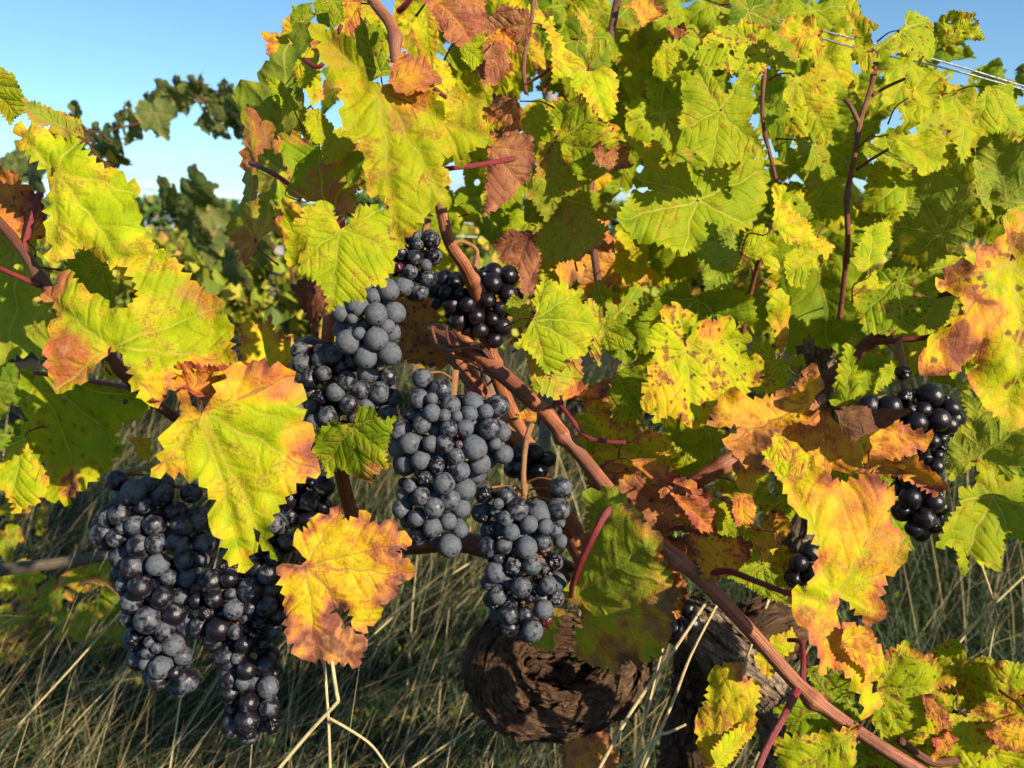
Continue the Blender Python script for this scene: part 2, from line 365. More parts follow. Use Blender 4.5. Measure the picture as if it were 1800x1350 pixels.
def leaf_mesh(name, poly, att, tips=None, S=None, seed=0, h=.03, teeth=1.0, cup=0.0, fold=0.0, wave=.09, ruffle=.045, curl=0.0, curlw=.22, bend=0.0, benddir=0.0, flip=False, holes=(), midrib=None, zones=()):
    rg = random.Random(seed)
    poly = [tuple(p) for p in poly]; att = np.array(att, float)
    A = np.array(poly)
    if S is None: S = float(np.percentile(np.hypot(*(A - att).T), 88))
    out = toothed(poly, att, S, rg, amp=.046 * teeth)
    # refine boundary
    fine = []
    for i in range(len(out)):
        p, q = np.array(out[i]), np.array(out[(i + 1) % len(out)]); k = max(1, int(np.hypot(*(q - p)) / (h * S * .9)))
        for j in range(k): fine.append(tuple(p + (q - p) * j / k))
    lo, hi = A.min(0) - .1 * S, A.max(0) + .1 * S
    gx, gy = np.meshgrid(np.arange(lo[0], hi[0], h * S), np.arange(lo[1], hi[1], h * S * .866))
    gx = gx + (np.arange(gx.shape[0]) % 2)[:, None] * h * S * .5
    g = np.stack([gx.ravel(), gy.ravel()], 1); g = g + np.random.RandomState(seed % 1000).uniform(-.12, .12, g.shape) * h * S
    g = g[pip(g, fine)]; 
    if len(g): g = g[seg_dist(g, fine) > h * S * .45]
    loops = [fine]
    for (hx, hy, hr) in holes:
        k = 9; ph = rg.uniform(0, 6); el = rg.uniform(.6, 1.0)
        hp = [(hx + hr * math.cos(2 * math.pi * j / k + ph) * rg.uniform(.7, 1.15), hy + hr * el * math.sin(2 * math.pi * j / k + ph) * rg.uniform(.7, 1.15)) for j in range(k)]
        loops.append(hp)
        if len(g): g = g[~pip(g, hp)]
    vs, es = [], []
    for lp in loops:
        b = len(vs); vs += [Vector(p) for p in lp]; es += [(b + i, b + (i + 1) % len(lp)) for i in range(len(lp))]
    vs += [Vector(p) for p in g]
    v2, _, f2, *_ = delaunay_2d_cdt(vs, es, [], 0, 1e-7)
    V = np.array([(v.x, v.y) for v in v2]); F = np.array([f for f in f2 if len(f) == 3])
    C = V[F].mean(1); keep = pip(C, fine)
    for lp in loops[1:]: keep &= ~pip(C, lp)
    F = F[keep]
    used = np.unique(F); rm = -np.ones(len(V), int); rm[used] = np.arange(len(used)); V = V[used]; F = rm[F]; C = V[F].mean(1)
    ed = seg_dist(V, out) / S
    for lp in loops[1:]: ed = np.minimum(ed, seg_dist(V, lp) / S + .03)
    p = (V - att) / S; r = np.hypot(p[:, 0], p[:, 1])
    # main vein directions
    if tips is None:
        m = midrib if midrib is not None else math.atan2(*((A.mean(0) - att)[::-1]))
        dirs = [m, m + .85, m - .85, m + 1.75, m - 1.75]
    else:
        dirs = [math.atan2(ty - att[1], tx - att[0]) for tx, ty in tips]
    m = dirs[0]; D = np.array([(math.cos(a), math.sin(a)) for a in dirs])
    cen = (C - att) / S; sect = np.argmax(cen @ D.T, 1)
    # relief
    side = p[:, 0] * -math.sin(m) + p[:, 1] * math.cos(m); along = p @ D[0]
    o3 = Vector((rg.uniform(-50, 50), rg.uniform(-50, 50), rg.uniform(-50, 50)))
    nz1 = np.array([noise.noise(Vector((x * 1.5, y * 1.5, 0)) + o3) for x, y in p]); nz2 = np.array([noise.noise(Vector((x * 4.6, y * 4.6, 7)) + o3) for x, y in p])
    nz3 = np.array([noise.noise(Vector((x * 10, y * 10, 3)) + o3) for x, y in p])
    vd = np.abs(p @ np.stack([-D[:, 1], D[:, 0]])) + np.where(p @ D.T < 0, 9, 0); vd = vd.min(1)
    w = cup * r ** 2 + fold * np.abs(side) + wave * nz1 * (0.3 + r) * 1.5 + ruffle * nz2 * (.25 + 1.6 * np.exp(-ed / .09)) * 1.5 + .012 * nz3
    w += .030 * (1 - np.exp(-(vd / .07) ** 2)) - .012
    if curl: w += curl * np.maximum(0, 1 - ed / curlw) ** 2 * (0.35 + 1.1 * (nz1 + .5))
    z = w * S; X = V.copy() - att
    if bend:
        bd = np.array([math.cos(benddir), math.sin(benddir)]); s = X @ bd; ss = np.maximum(s, 0)
        k = bend / S; th = np.clip(k * ss, -2.6, 2.6)
        ds = np.where(np.abs(th) > 1e-4, np.sin(th) / k, ss) - ss; dz = np.where(np.abs(th) > 1e-4, (1 - np.cos(th)) / k, 0)
        zz = z * np.cos(th); X = X + (ds - z * np.sin(th))[:, None] * bd; z = zz - dz
    me = bpy.data.meshes.new(name); FF = F[:, ::-1] if flip else F
    a = np.cross(np.append(V[FF[0][1]] - V[FF[0][0]], 0), np.append(V[FF[0][2]] - V[FF[0][0]], 0))[2]
    if (a < 0) != flip: FF = FF[:, ::-1]
    me.from_pydata([(x, y, q) for (x, y), q in zip(X, z)], [], FF.tolist())
    me.polygons.foreach_set('use_smooth', np.ones(len(FF), bool))
    if zones:
        zz = np.zeros((len(V), 3), np.float32)
        for zx, zy, zr, kind, st in zones:
            dd = np.hypot(V[:, 0] - zx, V[:, 1] - zy) / zr + .5 * nz2 + .3 * nz3
            k = 0 if kind == 'r' else 1; zz[:, k] = np.maximum(zz[:, k], st * np.clip(1.35 - dd, 0, .5) * 2)
        za = me.attributes.new('zone', 'FLOAT_VECTOR', 'POINT'); za.data.foreach_set('vector', zz.reshape(-1))
    at = me.attributes.new('edge', 'FLOAT', 'POINT'); at.data.foreach_set('value', ed.astype(np.float32))
    dd = D[sect]; q = (V[FF] - att) / S
    U = (q * dd[:, None, :]).sum(2); W = q[:, :, 0] * -dd[:, None, 1] + q[:, :, 1] * dd[:, None, 0]
    l1 = me.uv_layers.new(name='flat'); l1.data.foreach_set('uv', q.reshape(-1).astype(np.float32))
    l2 = me.uv_layers.new(name='vein'); l2.data.foreach_set('uv', np.stack([U, W], 2).reshape(-1).astype(np.float32))
    me.update(); return me

def generic_outline(rg):
    """five-lobed vine leaf; attachment at 0,0, tip towards -y, radius 1"""
    lob = [(-90, 1.0, 30), (-35, .86, 27), (-145, .86, 27), (25, .68, 30), (155, .68, 30)]
    lob = [(a + rg.uniform(-6, 6), r * rg.uniform(.88, 1.08), w) for a, r, w in lob]
    sin = rg.uniform(.50, .72); pts = []
    for k in range(44):
        a = -90 + (k + .5) / 44 * 360; a = (a + 180) % 360 - 180
        rr = 0
        for la, lr, lw in lob:
            d = abs((a - la + 180) % 360 - 180); rr = max(rr, lr * (sin + (1 - sin) * max(0, 1 - (d / lw)) ** .9))
        dn = abs((a - 90 + 180) % 360 - 180)
        if dn < 32: rr *= .12 + .88 * (dn / 32) ** .8
        rr *= rg.uniform(.96, 1.04)
        pts.append((rr * math.cos(R(a)), rr * math.sin(R(a))))
    return pts, [(l[1] * math.cos(R(l[0])), l[1] * math.sin(R(l[0]))) for l in lob]
GEN = []
for k in range(18):
    rg = random.Random(100 + k); ol, tips = generic_outline(rg)
    GEN.append(leaf_mesh('leaf_blade', ol, (0, 0), tips, 1.0, seed=k, h=.075, cup=rg.uniform(-.28, .12), fold=rg.uniform(-.18, .25), wave=rg.uniform(.08, .2), ruffle=rg.uniform(.05, .1), curl=rg.uniform(-.15, .2), bend=rg.uniform(0, 1.1), benddir=R(-90 + rg.uniform(-50, 50)),
                         holes=[(rg.uniform(-.6, .6), rg.uniform(-.7, .4), rg.uniform(.02, .07)) for _ in range(rg.choice([0, 0, 0, 3, 9]))]))
PETM = []
for k in range(4):
    rg = random.Random(300 + k)
    td = tube_data([(0, 0, -.01), (rg.uniform(-.05, .05), .13, -.12), (rg.uniform(-.12, .12), .26, -.32), (rg.uniform(-.2, .2), .34, -.62)], [.015, .013, .013, .02], nang=6, seg=4)
    PETM.append(tube_mesh('petiole', [td]))
    PETM[-1].materials.append(M_PET)

def leaf_frame(n, spin=0.0):
    n = n.normalized(); ey = (UP - n * UP.dot(n)).normalized(); ex = ey.cross(n).normalized()
    if spin: ex, ey = ex * math.cos(spin) + ey * math.sin(spin), ey * math.cos(spin) - ex * math.sin(spin)
    return ex, ey, n

def traced_leaf(vine, poly, att, d, tilt=(0, 0), par=(.4, .3, .2, 0), name='leaf', label=None, mat=None, petiole=True, tips=None, holes=(), zones=(), **kw):
    P0 = P(att[0], att[1], d); n = (-FW + RT * tilt[0] + UP * tilt[1]).normalized()
    ex, ey, n = leaf_frame(n)
    def loc(q):
        ray = (P(q[0], q[1], 1.0) - CAM); t = (P0 - CAM).dot(n) / ray.dot(n); w = CAM + ray * t - P0
        return (w.dot(ex), w.dot(ey))
    L = [loc(q) for q in poly]; tp = [loc(q) for q in tips] if tips else None
    sc_ = d / FPX
    hl = [(*loc((x, y)), r * sc_) for x, y, r in holes]
    A = np.array(L); S = max(.02, float(np.percentile(np.hypot(A[:, 0], A[:, 1]), 88)))
    px = S / sc_
    me = leaf_mesh('leaf_blade', L, (0, 0), tp, S, h=max(.022, min(.07, 7.0 / px)), holes=hl, zones=[(*loc((x, y)), r * sc_, k_, st) for x, y, r, k_, st in zones], **kw)
    o = obj(name, me, mat or M_LEAF, vine); o.color = par
    o.matrix_basis = Matrix.Translation(-vine.location) @ Matrix(((ex.x, ey.x, n.x, P0.x), (ex.y, ey.y, n.y, P0.y), (ex.z, ey.z, n.z, P0.z), (0, 0, 0, 1)))
    if label: o['label'] = label
    if petiole:
        m = math.atan2(A[:, 1].mean(), A[:, 0].mean()); pm = obj('petiole', PETM[seedc[0] % 4], None, o)
        s = .045; pm.matrix_local = Matrix.Rotation(m + math.pi / 2, 4, 'Z') @ Matrix.Diagonal((s, s, s, 1))
    seedc[0] += 1
    return o
seedc = [0]
def generic_leaf(vine, pos, size, n, spin, par, mat=None, petiole=True, name='leaf'):
    k = seedc[0]; seedc[0] += 1
    me = GEN[(k * 7) % len(GEN)]
    if not me.materials: me.materials.append(M_LEAF)
    o = obj(name, me, None, vine); o.color = par
    if mat is not None and mat is not M_LEAF:
        o.material_slots[0].link = 'OBJECT'; o.material_slots[0].material = mat
    ex, ey, n = leaf_frame(n, spin); s = size
    o.matrix_basis = Matrix.Translation(-vine.location) @ Matrix(((ex.x * s, ey.x * s, n.x * s, pos.x), (ex.y * s, ey.y * s, n.y * s, pos.y), (ex.z * s, ey.z * s, n.z * s, pos.z), (0, 0, 0, 1)))
    if petiole: link(bpy.data.objects.new('petiole', PETM[k % 4]), o)
    return o

# ------------------------------------------------------------------ ground and far setting
def gz(x, y):
    return .05 * noise.noise(Vector((x * .5, y * .5, 0))) + .02 * noise.noise(Vector((x * 2, y * 2, 4)))
xs = np.concatenate([-np.geomspace(4, 1500, 22)[::-1], np.linspace(-3.8, 3.8, 60), np.geomspace(4, 1500, 22)]); ys = np.concatenate([-np.geomspace(2, 600, 12)[::-1], np.linspace(-1.5, 9, 80), np.geomspace(9.5, 2500, 26)])
gv = [(x, y, gz(x, y) if abs(x) < 40 and abs(y) < 40 else 0) for y in ys for x in xs]; W_ = len(xs)
gf = [(j * W_ + i, j * W_ + i + 1, (j + 1) * W_ + i + 1, (j + 1) * W_ + i) for j in range(len(ys) - 1) for i in range(W_ - 1)]
g = obj('ground', mesh('ground', gv, gf), M_GROUND); tag(g, None, None, kind='structure')

# ------------------------------------------------------------------ the vine: trunk, arms, canes
vine = empty('grapevine', P(1250, 1350, .86) * 1.0); vine.location.z = 0; vine.location.y += .12
tag(vine, 'old gnarled grapevine with autumn yellow, green and orange leaves filling the foreground', 'grapevine')
VOFF = vine.location.copy()
def vtube(name, pl, mat, nang=10, seg=6, parent=None, **kw):
    """pl: (px, py, depth, radius in px)"""
    k = .88 if name in ('cane', 'petiole') else 1.0
    pts = [P(a, b, c) - VOFF for a, b, c, r in pl]; rads = [r * k * c / FPX for a, b, c, r in pl]
    return tube(name, pts, rads, mat, parent or vine, nang=nang, seg=seg, **kw)
def bark_rough(seed, amp=.16, fibre=14):
    o = Vector((seed * 13.1, seed * 7.7, 0))
    def f(th, s, r, t):
        c, q = math.cos(th), math.sin(th)
        wp = noise.noise(Vector((c * 1.2, q * 1.2, s * 22)) + o)
        tw = th + s * 5 + .45 * wp; a, b = math.cos(tw), math.sin(tw); ss = s + .012 * wp
        n1 = noise.noise(Vector((a * 1.3, b * 1.3, s * 13)) + o)
        n2 = noise.noise(Vector((a * fibre * .42, b * fibre * .42, ss * 32)) + o)
        n3 = noise.noise(Vector((a * fibre * 1.1, b * fibre * 1.1, ss * 85)) + o)
        n4 = noise.noise(Vector((a * 4, b * 4, s * 120)) + o)
        pl = math.floor((n2 * .5 + .5) * 5 + .6 * n4) / 5 - .5
        return r * (1 + 1.9 * amp * n1 + amp * 1.5 * pl - amp * 1.3 * max(0, .25 - abs(n2)) * 2 + amp * .55 * n3 + .3 * amp * n4)
    return f
# trunk from the ground, rising into a twisted head
gp = P(1240, 1350, .95); base = Vector((gp.x - .02, gp.y + .10, -.03))
tp = [base - VOFF, Vector((gp.x - .01, gp.y + .06, .16)) - VOFF, Vector((gp.x - .015, gp.y + .01, .34)) - VOFF] + [P(*q) - VOFF for q in ((1225, 1250, .90), (1255, 1165, .86), (1330, 1110, .84), (1400, 1080, .88))]
tube('trunk', tp, [.055, .040, .034, .032, .036, .040, .028], M_BARK_SHADED, vine, nang=84, seg=26, rough=bark_rough(1, .2))
arm = vtube('arm', [(1175, 1090, .84, 34), (1215, 1095, .81, 46), (1270, 1135, .79, 50), (1330, 1190, .80, 52), (1370, 1260, .84, 44), (1380, 1350, .9, 40)], M_BARK, nang=84, seg=26, rough=bark_rough(2, .17))
vtube('arm', [(1320, 1140, .87, 50), (1390, 1030, .90, 46), (1430, 880, .94, 42), (1448, 740, .96, 44), (1452, 640, .97, 40), (1440, 570, .99, 42), (1452, 500, 1.02, 26)], M_BARK, nang=64, seg=22, rough=bark_rough(3, .2))
KN = ([(1180, 1075, .86, 34), (1130, 1100, .82, 40), (1102, 1150, .775, 42), (1078, 1205, .75, 42), (1020, 1243, .732, 44), (945, 1250, .722, 46), (884, 1220, .722, 48), (872, 1160, .73, 45), (905, 1115, .742, 40), (985, 1108, .755, 40), (1050, 1130, .775, 34)])
knob = vtube('arm', KN, M_BARK_SHADED, nang=96, seg=22, rough=bark_rough(4, .24, 9))
vtube('burl', [(900, 1165, .775, 14), (930, 1175, .762, 34), (962, 1188, .758, 38), (1000, 1195, .765, 34), (1040, 1190, .78, 20)], M_BARK_SHADED, nang=48, seg=14, rough=bark_rough(5, .55, 9))
vtube('burl', [(925, 1195, .745, 6), (938, 1178, .738, 13), (950, 1165, .74, 9)], M_BARK_SHADED, nang=24, seg=10, rough=bark_rough(6, .5, 7))
vtube('burl', [(975, 1215, .745, 6), (990, 1195, .738, 15), (1003, 1170, .745, 8)], M_BARK_SHADED, nang=24, seg=10, rough=bark_rough(7, .5, 7))
def bark_flakes(pl, mat, n, seed, lmin=.012, lmax=.05):
    rg = random.Random(seed); V, F, A = [], [], []
    pts = [P(a, b, c) - VOFF for a, b, c, r in pl]; rads = [r * c / FPX for a, b, c, r in pl]; m = len(pts)
    def at(u):
        u = min(max(u, 0), m - 1.001); i = int(u); t = u - i
        p0, p1, p2, p3 = pts[max(i - 1, 0)], pts[i], pts[i + 1], pts[min(i + 2, m - 1)]
        return 0.5 * ((2 * p1) + (-p0 + p2) * t + (2 * p0 - 5 * p1 + 4 * p2 - p3) * t * t + (-p0 + 3 * p1 - 3 * p2 + p3) * t ** 3), rads[i] * (1 - t) + rads[i + 1] * t
    for k in range(n):
        u = rg.uniform(.1, m - 1.1); p, r = at(u); q, _ = at(u + .05); T = (q - p).normalized()
        N = Vector((rg.gauss(0, 1), rg.gauss(0, 1), rg.gauss(0, 1))); N = (N - T * N.dot(T)).normalized()
        if N.dot(FW) > .5: N = -N
        L = rg.uniform(lmin, lmax); w = rg.uniform(.0012, .0042); B = T.cross(N); b = len(V); sp = (q - p).length / .05; lift = rg.uniform(.0, .16); sk = rg.uniform(-.4, .4)
        for j in range(5):
            f = j / 4; c, rr = at(u + L * f / max(sp, 1e-4)); ww = w * (1 - abs(2 * f - .9) ** 2 * .75) * rg.uniform(.75, 1.2)
            h = rr * (1.06 + lift * abs(f - .4) ** 2 * 2.6 + rg.uniform(-.02, .03))
            NN = (N + B * sk * (f - .5) * .4).normalized()
            for sg in (-1, 1): V.append(c + NN * h + B * (sg * ww)); A += [rg.random() * .3 + N.x, N.y, L * f]
        F += [(b + 2 * j, b + 2 * j + 1, b + 2 * j + 3, b + 2 * j + 2) for j in range(4)]
    me = mesh('bark_strips', V, F); x = me.attributes.new('bark', 'FLOAT_VECTOR', 'POINT'); x.data.foreach_set('vector', np.array(A, np.float32))
    o = obj('bark_strips', me, mat, vine); o['kind'] = 'stuff'; return o
bark_flakes(KN, M_BARK_SHADED, 420, 1); bark_flakes([(1225, 1350, .92, 50), (1228, 1250, .90, 50), (1255, 1165, .86, 56), (1330, 1110, .84, 60)], M_BARK_SHADED, 160, 3)
bark_flakes([(1175, 1090, .84, 34), (1215, 1095, .81, 46), (1270, 1135, .79, 50), (1330, 1190, .80, 52), (1370, 1260, .84, 44)], M_BARK, 260, 2)
bark_flakes([(1390, 1030, .90, 46), (1430, 880, .94, 42), (1448, 740, .96, 44), (1452, 640, .97, 40), (1440, 570, .99, 42)], M_BARK, 160, 4)
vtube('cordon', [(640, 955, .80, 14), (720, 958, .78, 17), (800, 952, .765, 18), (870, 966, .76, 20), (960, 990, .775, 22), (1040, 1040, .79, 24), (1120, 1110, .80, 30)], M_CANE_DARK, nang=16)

def nodes_rough(step=.075, swell=.30, seed=0):
    def f(th, s, r, t):
        ph = ((s + seed * .017) % step) / step; k = math.exp(-((ph - .5) * step / .0055) ** 2) * (1 + .5 * math.cos(th - seed))
        return r * (1 + swell * k + .035 * math.sin(5 * th + seed) + .04 * noise.noise(Vector((math.cos(th) * 2, math.sin(th) * 2, s * 30 + seed))))
    return f
CN = dict(nang=20, seg=22)
vtube('cane', [(758, 578, .685, 12), (800, 598, .665, 17), (860, 640, .64, 16), (920, 690, .615, 16), (968, 735, .60, 17), (1025, 805, .59, 14.5), (1090, 885, .575, 15.5), (1160, 955, .56, 14), (1240, 1025, .55, 15.5), (1320, 1110, .54, 14), (1412, 1212, .525, 15), (1500, 1280, .515, 13.5), (1600, 1345, .505, 14), (1760, 1440, .50, 13)], M_CANE, rough=nodes_rough(.125, .42, 1), **CN)
vtube('cane', [(770, 590, .70, 12), (800, 625, .69, 17), (845, 690, .67, 19), (890, 755, .67, 19), (935, 820, .69, 20), (985, 900, .72, 22), (1040, 1000, .76, 24), (1100, 1100, .79, 28)], M_CANE, rough=nodes_rough(.11, .22, 2), **CN)
vtube('cane', [(680, 1010, .79, 14), (640, 950, .74, 14), (612, 880, .70, 14), (592, 790, .66, 13), (578, 690, .63, 13), (576, 600, .61, 12.5), (582, 530, .60, 12), (592, 450, .59, 11), (598, 380, .58, 11), (610, 280, .6, 10), (640, 120, .62, 9)], M_CANE, rough=nodes_rough(.09, .22, 3), **CN)
vtube('cane', [(630, -60, .60, 10), (655, 0, .59, 10.5), (689, 48, .575, 12), (697, 110, .57, 11), (720, 220, .58, 11), (755, 310, .60, 11), (774, 362, .60, 11.5), (790, 425, .61, 12), (822, 478, .63, 13), (850, 560, .68, 13), (880, 680, .72, 14), (960, 850, .77, 15)], M_CANE, rough=nodes_rough(.10, .32, 4), **CN)
vtube('cane', [(700, 20, .575, 6), (712, 10, .57, 6), (728, -12, .565, 6), (745, -40, .56, 6)], M_PET, nang=10)
vtube('cane', [(1476, 560, .70, 5), (1490, 430, .68, 5.2), (1489, 350, .67, 5.2), (1503, 270, .66, 5), (1512, 215, .66, 5), (1531, 155, .665, 4.6), (1545, 95, .67, 4.5), (1587, 52, .68, 4.5), (1610, 30, .69, 3)], M_SHOOT, rough=nodes_rough(.055, .35, 5), nang=12, seg=16)
vtube('cane', [(1512, 222, .66, 5), (1497, 190, .66, 4.5), (1485, 175, .665, 4)], M_SHOOT, nang=8)
vtube('cane', [(1533, 168, .665, 3.5), (1560, 152, .665, 3.2), (1592, 138, .66, 3)], M_SHOOT, nang=8)
vtube('cane', [(1505, 298, .665, 3.5), (1535, 278, .66, 3.2), (1562, 262, .655, 3)], M_SHOOT, nang=8)
vtube('cane', [(1300, 620, .74, 5), (1318, 520, .72, 5), (1340, 440, .69, 5), (1358, 405, .68, 4), (1366, 330, .7, 4), (1340, 200, .72, 4), (1352, 60, .74, 4), (1360, -40, .75, 4)], M_SHOOT, rough=nodes_rough(.06, .3, 6), nang=10, seg=10)
vtube('cane', [(1285, 560, .74, 4), (1310, 520, .725, 4), (1345, 490, .71, 3.6)], M_SHOOT, nang=8)
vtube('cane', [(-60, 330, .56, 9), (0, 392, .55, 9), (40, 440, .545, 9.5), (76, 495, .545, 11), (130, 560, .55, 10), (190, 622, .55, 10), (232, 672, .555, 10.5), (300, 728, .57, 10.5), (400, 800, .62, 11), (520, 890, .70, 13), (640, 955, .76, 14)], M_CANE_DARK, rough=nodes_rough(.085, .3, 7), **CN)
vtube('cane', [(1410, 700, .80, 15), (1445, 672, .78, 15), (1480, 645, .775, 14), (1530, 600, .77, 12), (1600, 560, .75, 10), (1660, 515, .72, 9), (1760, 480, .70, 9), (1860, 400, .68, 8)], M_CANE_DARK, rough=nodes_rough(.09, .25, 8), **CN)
vtube('cane', [(1130, 930, .72, 15), (1210, 855, .70, 18), (1250, 830, .69, 17), (1290, 805, .69, 15), (1350, 770, .72, 14), (1440, 700, .79, 14)], M_CANE, rough=nodes_rough(.1, .25, 9), **CN)
vtube('cane', [(925, 165, .70, 4), (921, 110, .70, 4.5), (935, 30, .70, 4.5), (938, -40, .7, 4.5)], M_SHOOT, nang=10)
vtube('cane', [(921, 150, .70, 3.2), (955, 130, .69, 3), (968, 118, .68, 3)], M_SHOOT, nang=8)
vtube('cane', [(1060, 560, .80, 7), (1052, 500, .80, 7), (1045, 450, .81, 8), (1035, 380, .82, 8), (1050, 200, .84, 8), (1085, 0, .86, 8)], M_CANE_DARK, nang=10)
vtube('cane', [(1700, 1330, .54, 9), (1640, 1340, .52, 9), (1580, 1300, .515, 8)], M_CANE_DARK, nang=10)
# long red petioles that show on their own
for pl in ([(1104, 884, .572, 11), (1080, 890, .562, 9.5), (1062, 908, .556, 7.5), (1042, 945, .553, 6.5), (1018, 995, .56, 6), (1006, 1030, .578, 6), (1005, 1049, .60, 5)],
           [(1235, 1012, .552, 9), (1278, 1004, .54, 6.5), (1330, 1022, .515, 6), (1395, 1046, .492, 6), (1466, 1060, .480, 5)],
           [(1400, 1215, .52, 9), (1380, 1255, .50, 7), (1350, 1310, .49, 7), (1325, 1370, .48, 7)],
           [(842, 672, .61, 7), (826, 690, .59, 7), (812, 730, .57, 6), (804, 772, .56, 6)],
           [(782, 297, .52, 5), (840, 290, .53, 5), (902, 279, .55, 6)],
           [(762, 155, .50, 5), (780, 168, .5, 4.5), (800, 180, .5, 4.5)],
           [(440, 287, .60, 5), (470, 300, .58, 5), (505, 322, .575, 5), (530, 350, .58, 5)],
           [(535, 105, .60, 5), (565, 115, .59, 4.5), (600, 45, .6, 4.5)],
           [(-10, 468, .53, 5), (30, 485, .535, 5), (70, 502, .54, 6)],
           [(62, 655, .60, 5), (150, 668, .58, 5), (230, 682, .56, 5.5)],
           [(70, 340, .56, 6), (55, 390, .55, 6), (42, 438, .545, 6)],
           [(955, 165, .69, 3), (960, 150, .69, 3), (975, 120, .66, 3)],
           [(1410, 1205, .525, 6), (1412, 1170, .53, 6), (1408, 1130, .55, 5), (1385, 1125, .56, 4)],
           [(1412, 1222, .525, 6), (1450, 1255, .54, 6), (1500, 1290, .56, 5)],
           [(1535, 602, .76, 6), (1580, 598, .74, 6), (1640, 590, .72, 5), (1690, 560, .66, 5)],
           [(980, 708, .6, 5), (1000, 730, .59, 5), (1035, 770, .58, 4.5), (1100, 778, .575, 4)]):
    vtube('petiole', pl, M_PET, nang=10, seg=8)
# peeled bark strips and tendrils around the old tie
rg = random.Random(5)
for k in range(7):
    x0, y0 = 770 + rg.uniform(-12, 30), 575 + rg.uniform(-8, 30)
    vtube('bark_strip', [(x0, y0, .66, 2.5), (x0 + rg.uniform(10, 40), y0 + rg.uniform(20, 40), .645, 3.5), (x0 + rg.uniform(50, 90), y0 + rg.uniform(30, 70), .635, 3), (x0 + rg.uniform(70, 120), y0 + rg.uniform(50, 120), .64, 1.5)], M_CANE_DARK if k % 2 else M_CANE, nang=6)
for pl in ([(935, 745, .585, 5.5), (925, 775, .58, 5), (920, 830, .575, 5), (922, 870, .575, 6)], [(835, 470, .63, 4), (838, 440, .635, 3.5), (815, 425, .63, 3.5), (795, 428, .615, 4)], [(1470, 1160, .52, 2), (1455, 1185, .525, 2.2), (1430, 1180, .53, 2), (1440, 1200, .53, 1.6), (1455, 1225, .53, 1.4)], [(1580, 600, .66, 6), (1586, 640, .655, 6), (1585, 672, .65, 6.5)],
           [(905, 760, .60, 3), (890, 742, .60, 2.5), (912, 735, .59, 2.5)]):
    vtube('tendril', pl, M_STALK, nang=8, seg=8)

# ------------------------------------------------------------------ leaves traced one by one
JR = random.Random(99)
def lf(tile, pts, att, d, par, tilt=(0.15, .25), **kw):
    if kw.pop('jit', True) and tile in ('A3', 'A4', 'B4', 'B3') and 'label' not in kw:
        tilt = (tilt[0] + JR.gauss(-.22, .34), tilt[1] + JR.gauss(-.05, .25))
        par = (par[0] + (.015 if par[0] < .45 else 0),) + par[1:]
    return traced_leaf(vine, TT(tile, pts), TT(tile, [att])[0], d, tilt, par, seed=seedc[0] * 17 + 3, tips=TT(tile, kw.pop('tips')) if 'tips' in kw else None,
                       zones=[(*TT(tile, [(x, y)])[0], r / TILES[tile][2], k_, st) for x, y, r, k_, st in kw.pop('zones', ())],
                       holes=[(*TT(tile, [(x, y)])[0], r / TILES[tile][2]) for x, y, r in kw.pop('holes', ())], **kw)
# -- left group
lf('X', [(20,215),(25,250),(70,290),(78,330),(80,400),(82,455),(100,450),(140,420),(160,440),(200,470),(235,500),(285,450),(260,425),(238,405),(237,370),(230,320),(200,298),(178,290),(150,270),(125,240),(85,233),(60,222)], (95,300), .515, (.475,.25,.15,.05), (.05,.12), tips=[(240,490),(82,455),(235,330),(20,215),(130,240)], curl=-.1)
lf('B1', [(280,140),(330,150),(380,220),(450,270),(520,310),(590,385),(650,350),(690,290),(660,190),(600,110),(640,60),(740,50),(790,60),(870,120),(920,180),(960,220),(1010,270),(1090,300),(1070,350),(1120,410),(1135,460),(1140,540),(1160,600),(1120,670),(1070,660),(1010,625),(900,640),(850,660),(850,720),(800,770),(780,830),(720,790),(660,720),(655,640),(620,580),(575,550),(530,555),(470,640),(400,700),(330,735),(265,750),(240,640),(225,545),(250,490),(270,460),(240,420),(270,370),(250,300),(180,255),(265,200),(260,150)], (545,535), .495, (.475,.35,.15,.05), (.1,.2), tips=[(1150,590),(1080,305),(180,255),(265,745),(780,820)], label='yellow leaf with crimson red left tips', zones=[(230,220,110,'r',1),(290,600,130,'r',1),(1010,250,110,'r',.7),(980,660,100,'a',.2),(790,760,90,'a',.25)], cup=-.08)
lf('X', [(310,692),(326,688),(340,712),(355,726),(385,690),(412,640),(455,640),(500,650),(530,690),(520,715),(545,760),(545,790),(555,830),(520,850),(500,875),(480,905),(470,950),(482,985),(460,955),(443,930),(447,960),(425,1005),(400,985),(390,950),(370,920),(375,880),(350,840),(310,830),(265,835),(290,790),(305,750),(318,722)], (355,726), .475, (.455,.5,.1,.05), (.12,.10), zones=[(450,650,60,'a',.25),(540,780,40,'a',.25),(430,1000,30,'a',.2),(505,655,50,'r',.45),(540,765,36,'r',.45)], tips=[(425,1000),(555,830),(515,660),(268,833),(480,980)], wave=.06, cup=-.06)
lf('X', [(290,660),(345,650),(400,655),(440,645),(470,660),(430,690),(385,712),(365,712),(330,690),(305,690),(285,715),(262,690)], (340,690), .505, (.78,.4,.7,.1), (.1,.3), label='dried pinkish brown curled leaf', ruffle=.12, curl=.3)
lf('B1', [(100,640),(180,650),(430,690),(650,740),(720,800),(700,870),(570,930),(580,1050),(540,1130),(440,1230),(390,1290),(300,1260),(240,1190),(130,1040),(110,940),(140,900),(120,830),(110,740)], (180,660), .63, (.41,.2,.0,.2), (-.15,-.1), zones=[(380,1210,70,'a',.5)], tips=[(390,1280),(560,1000),(720,800),(120,900),(110,650)], holes=[(640,800,20)])
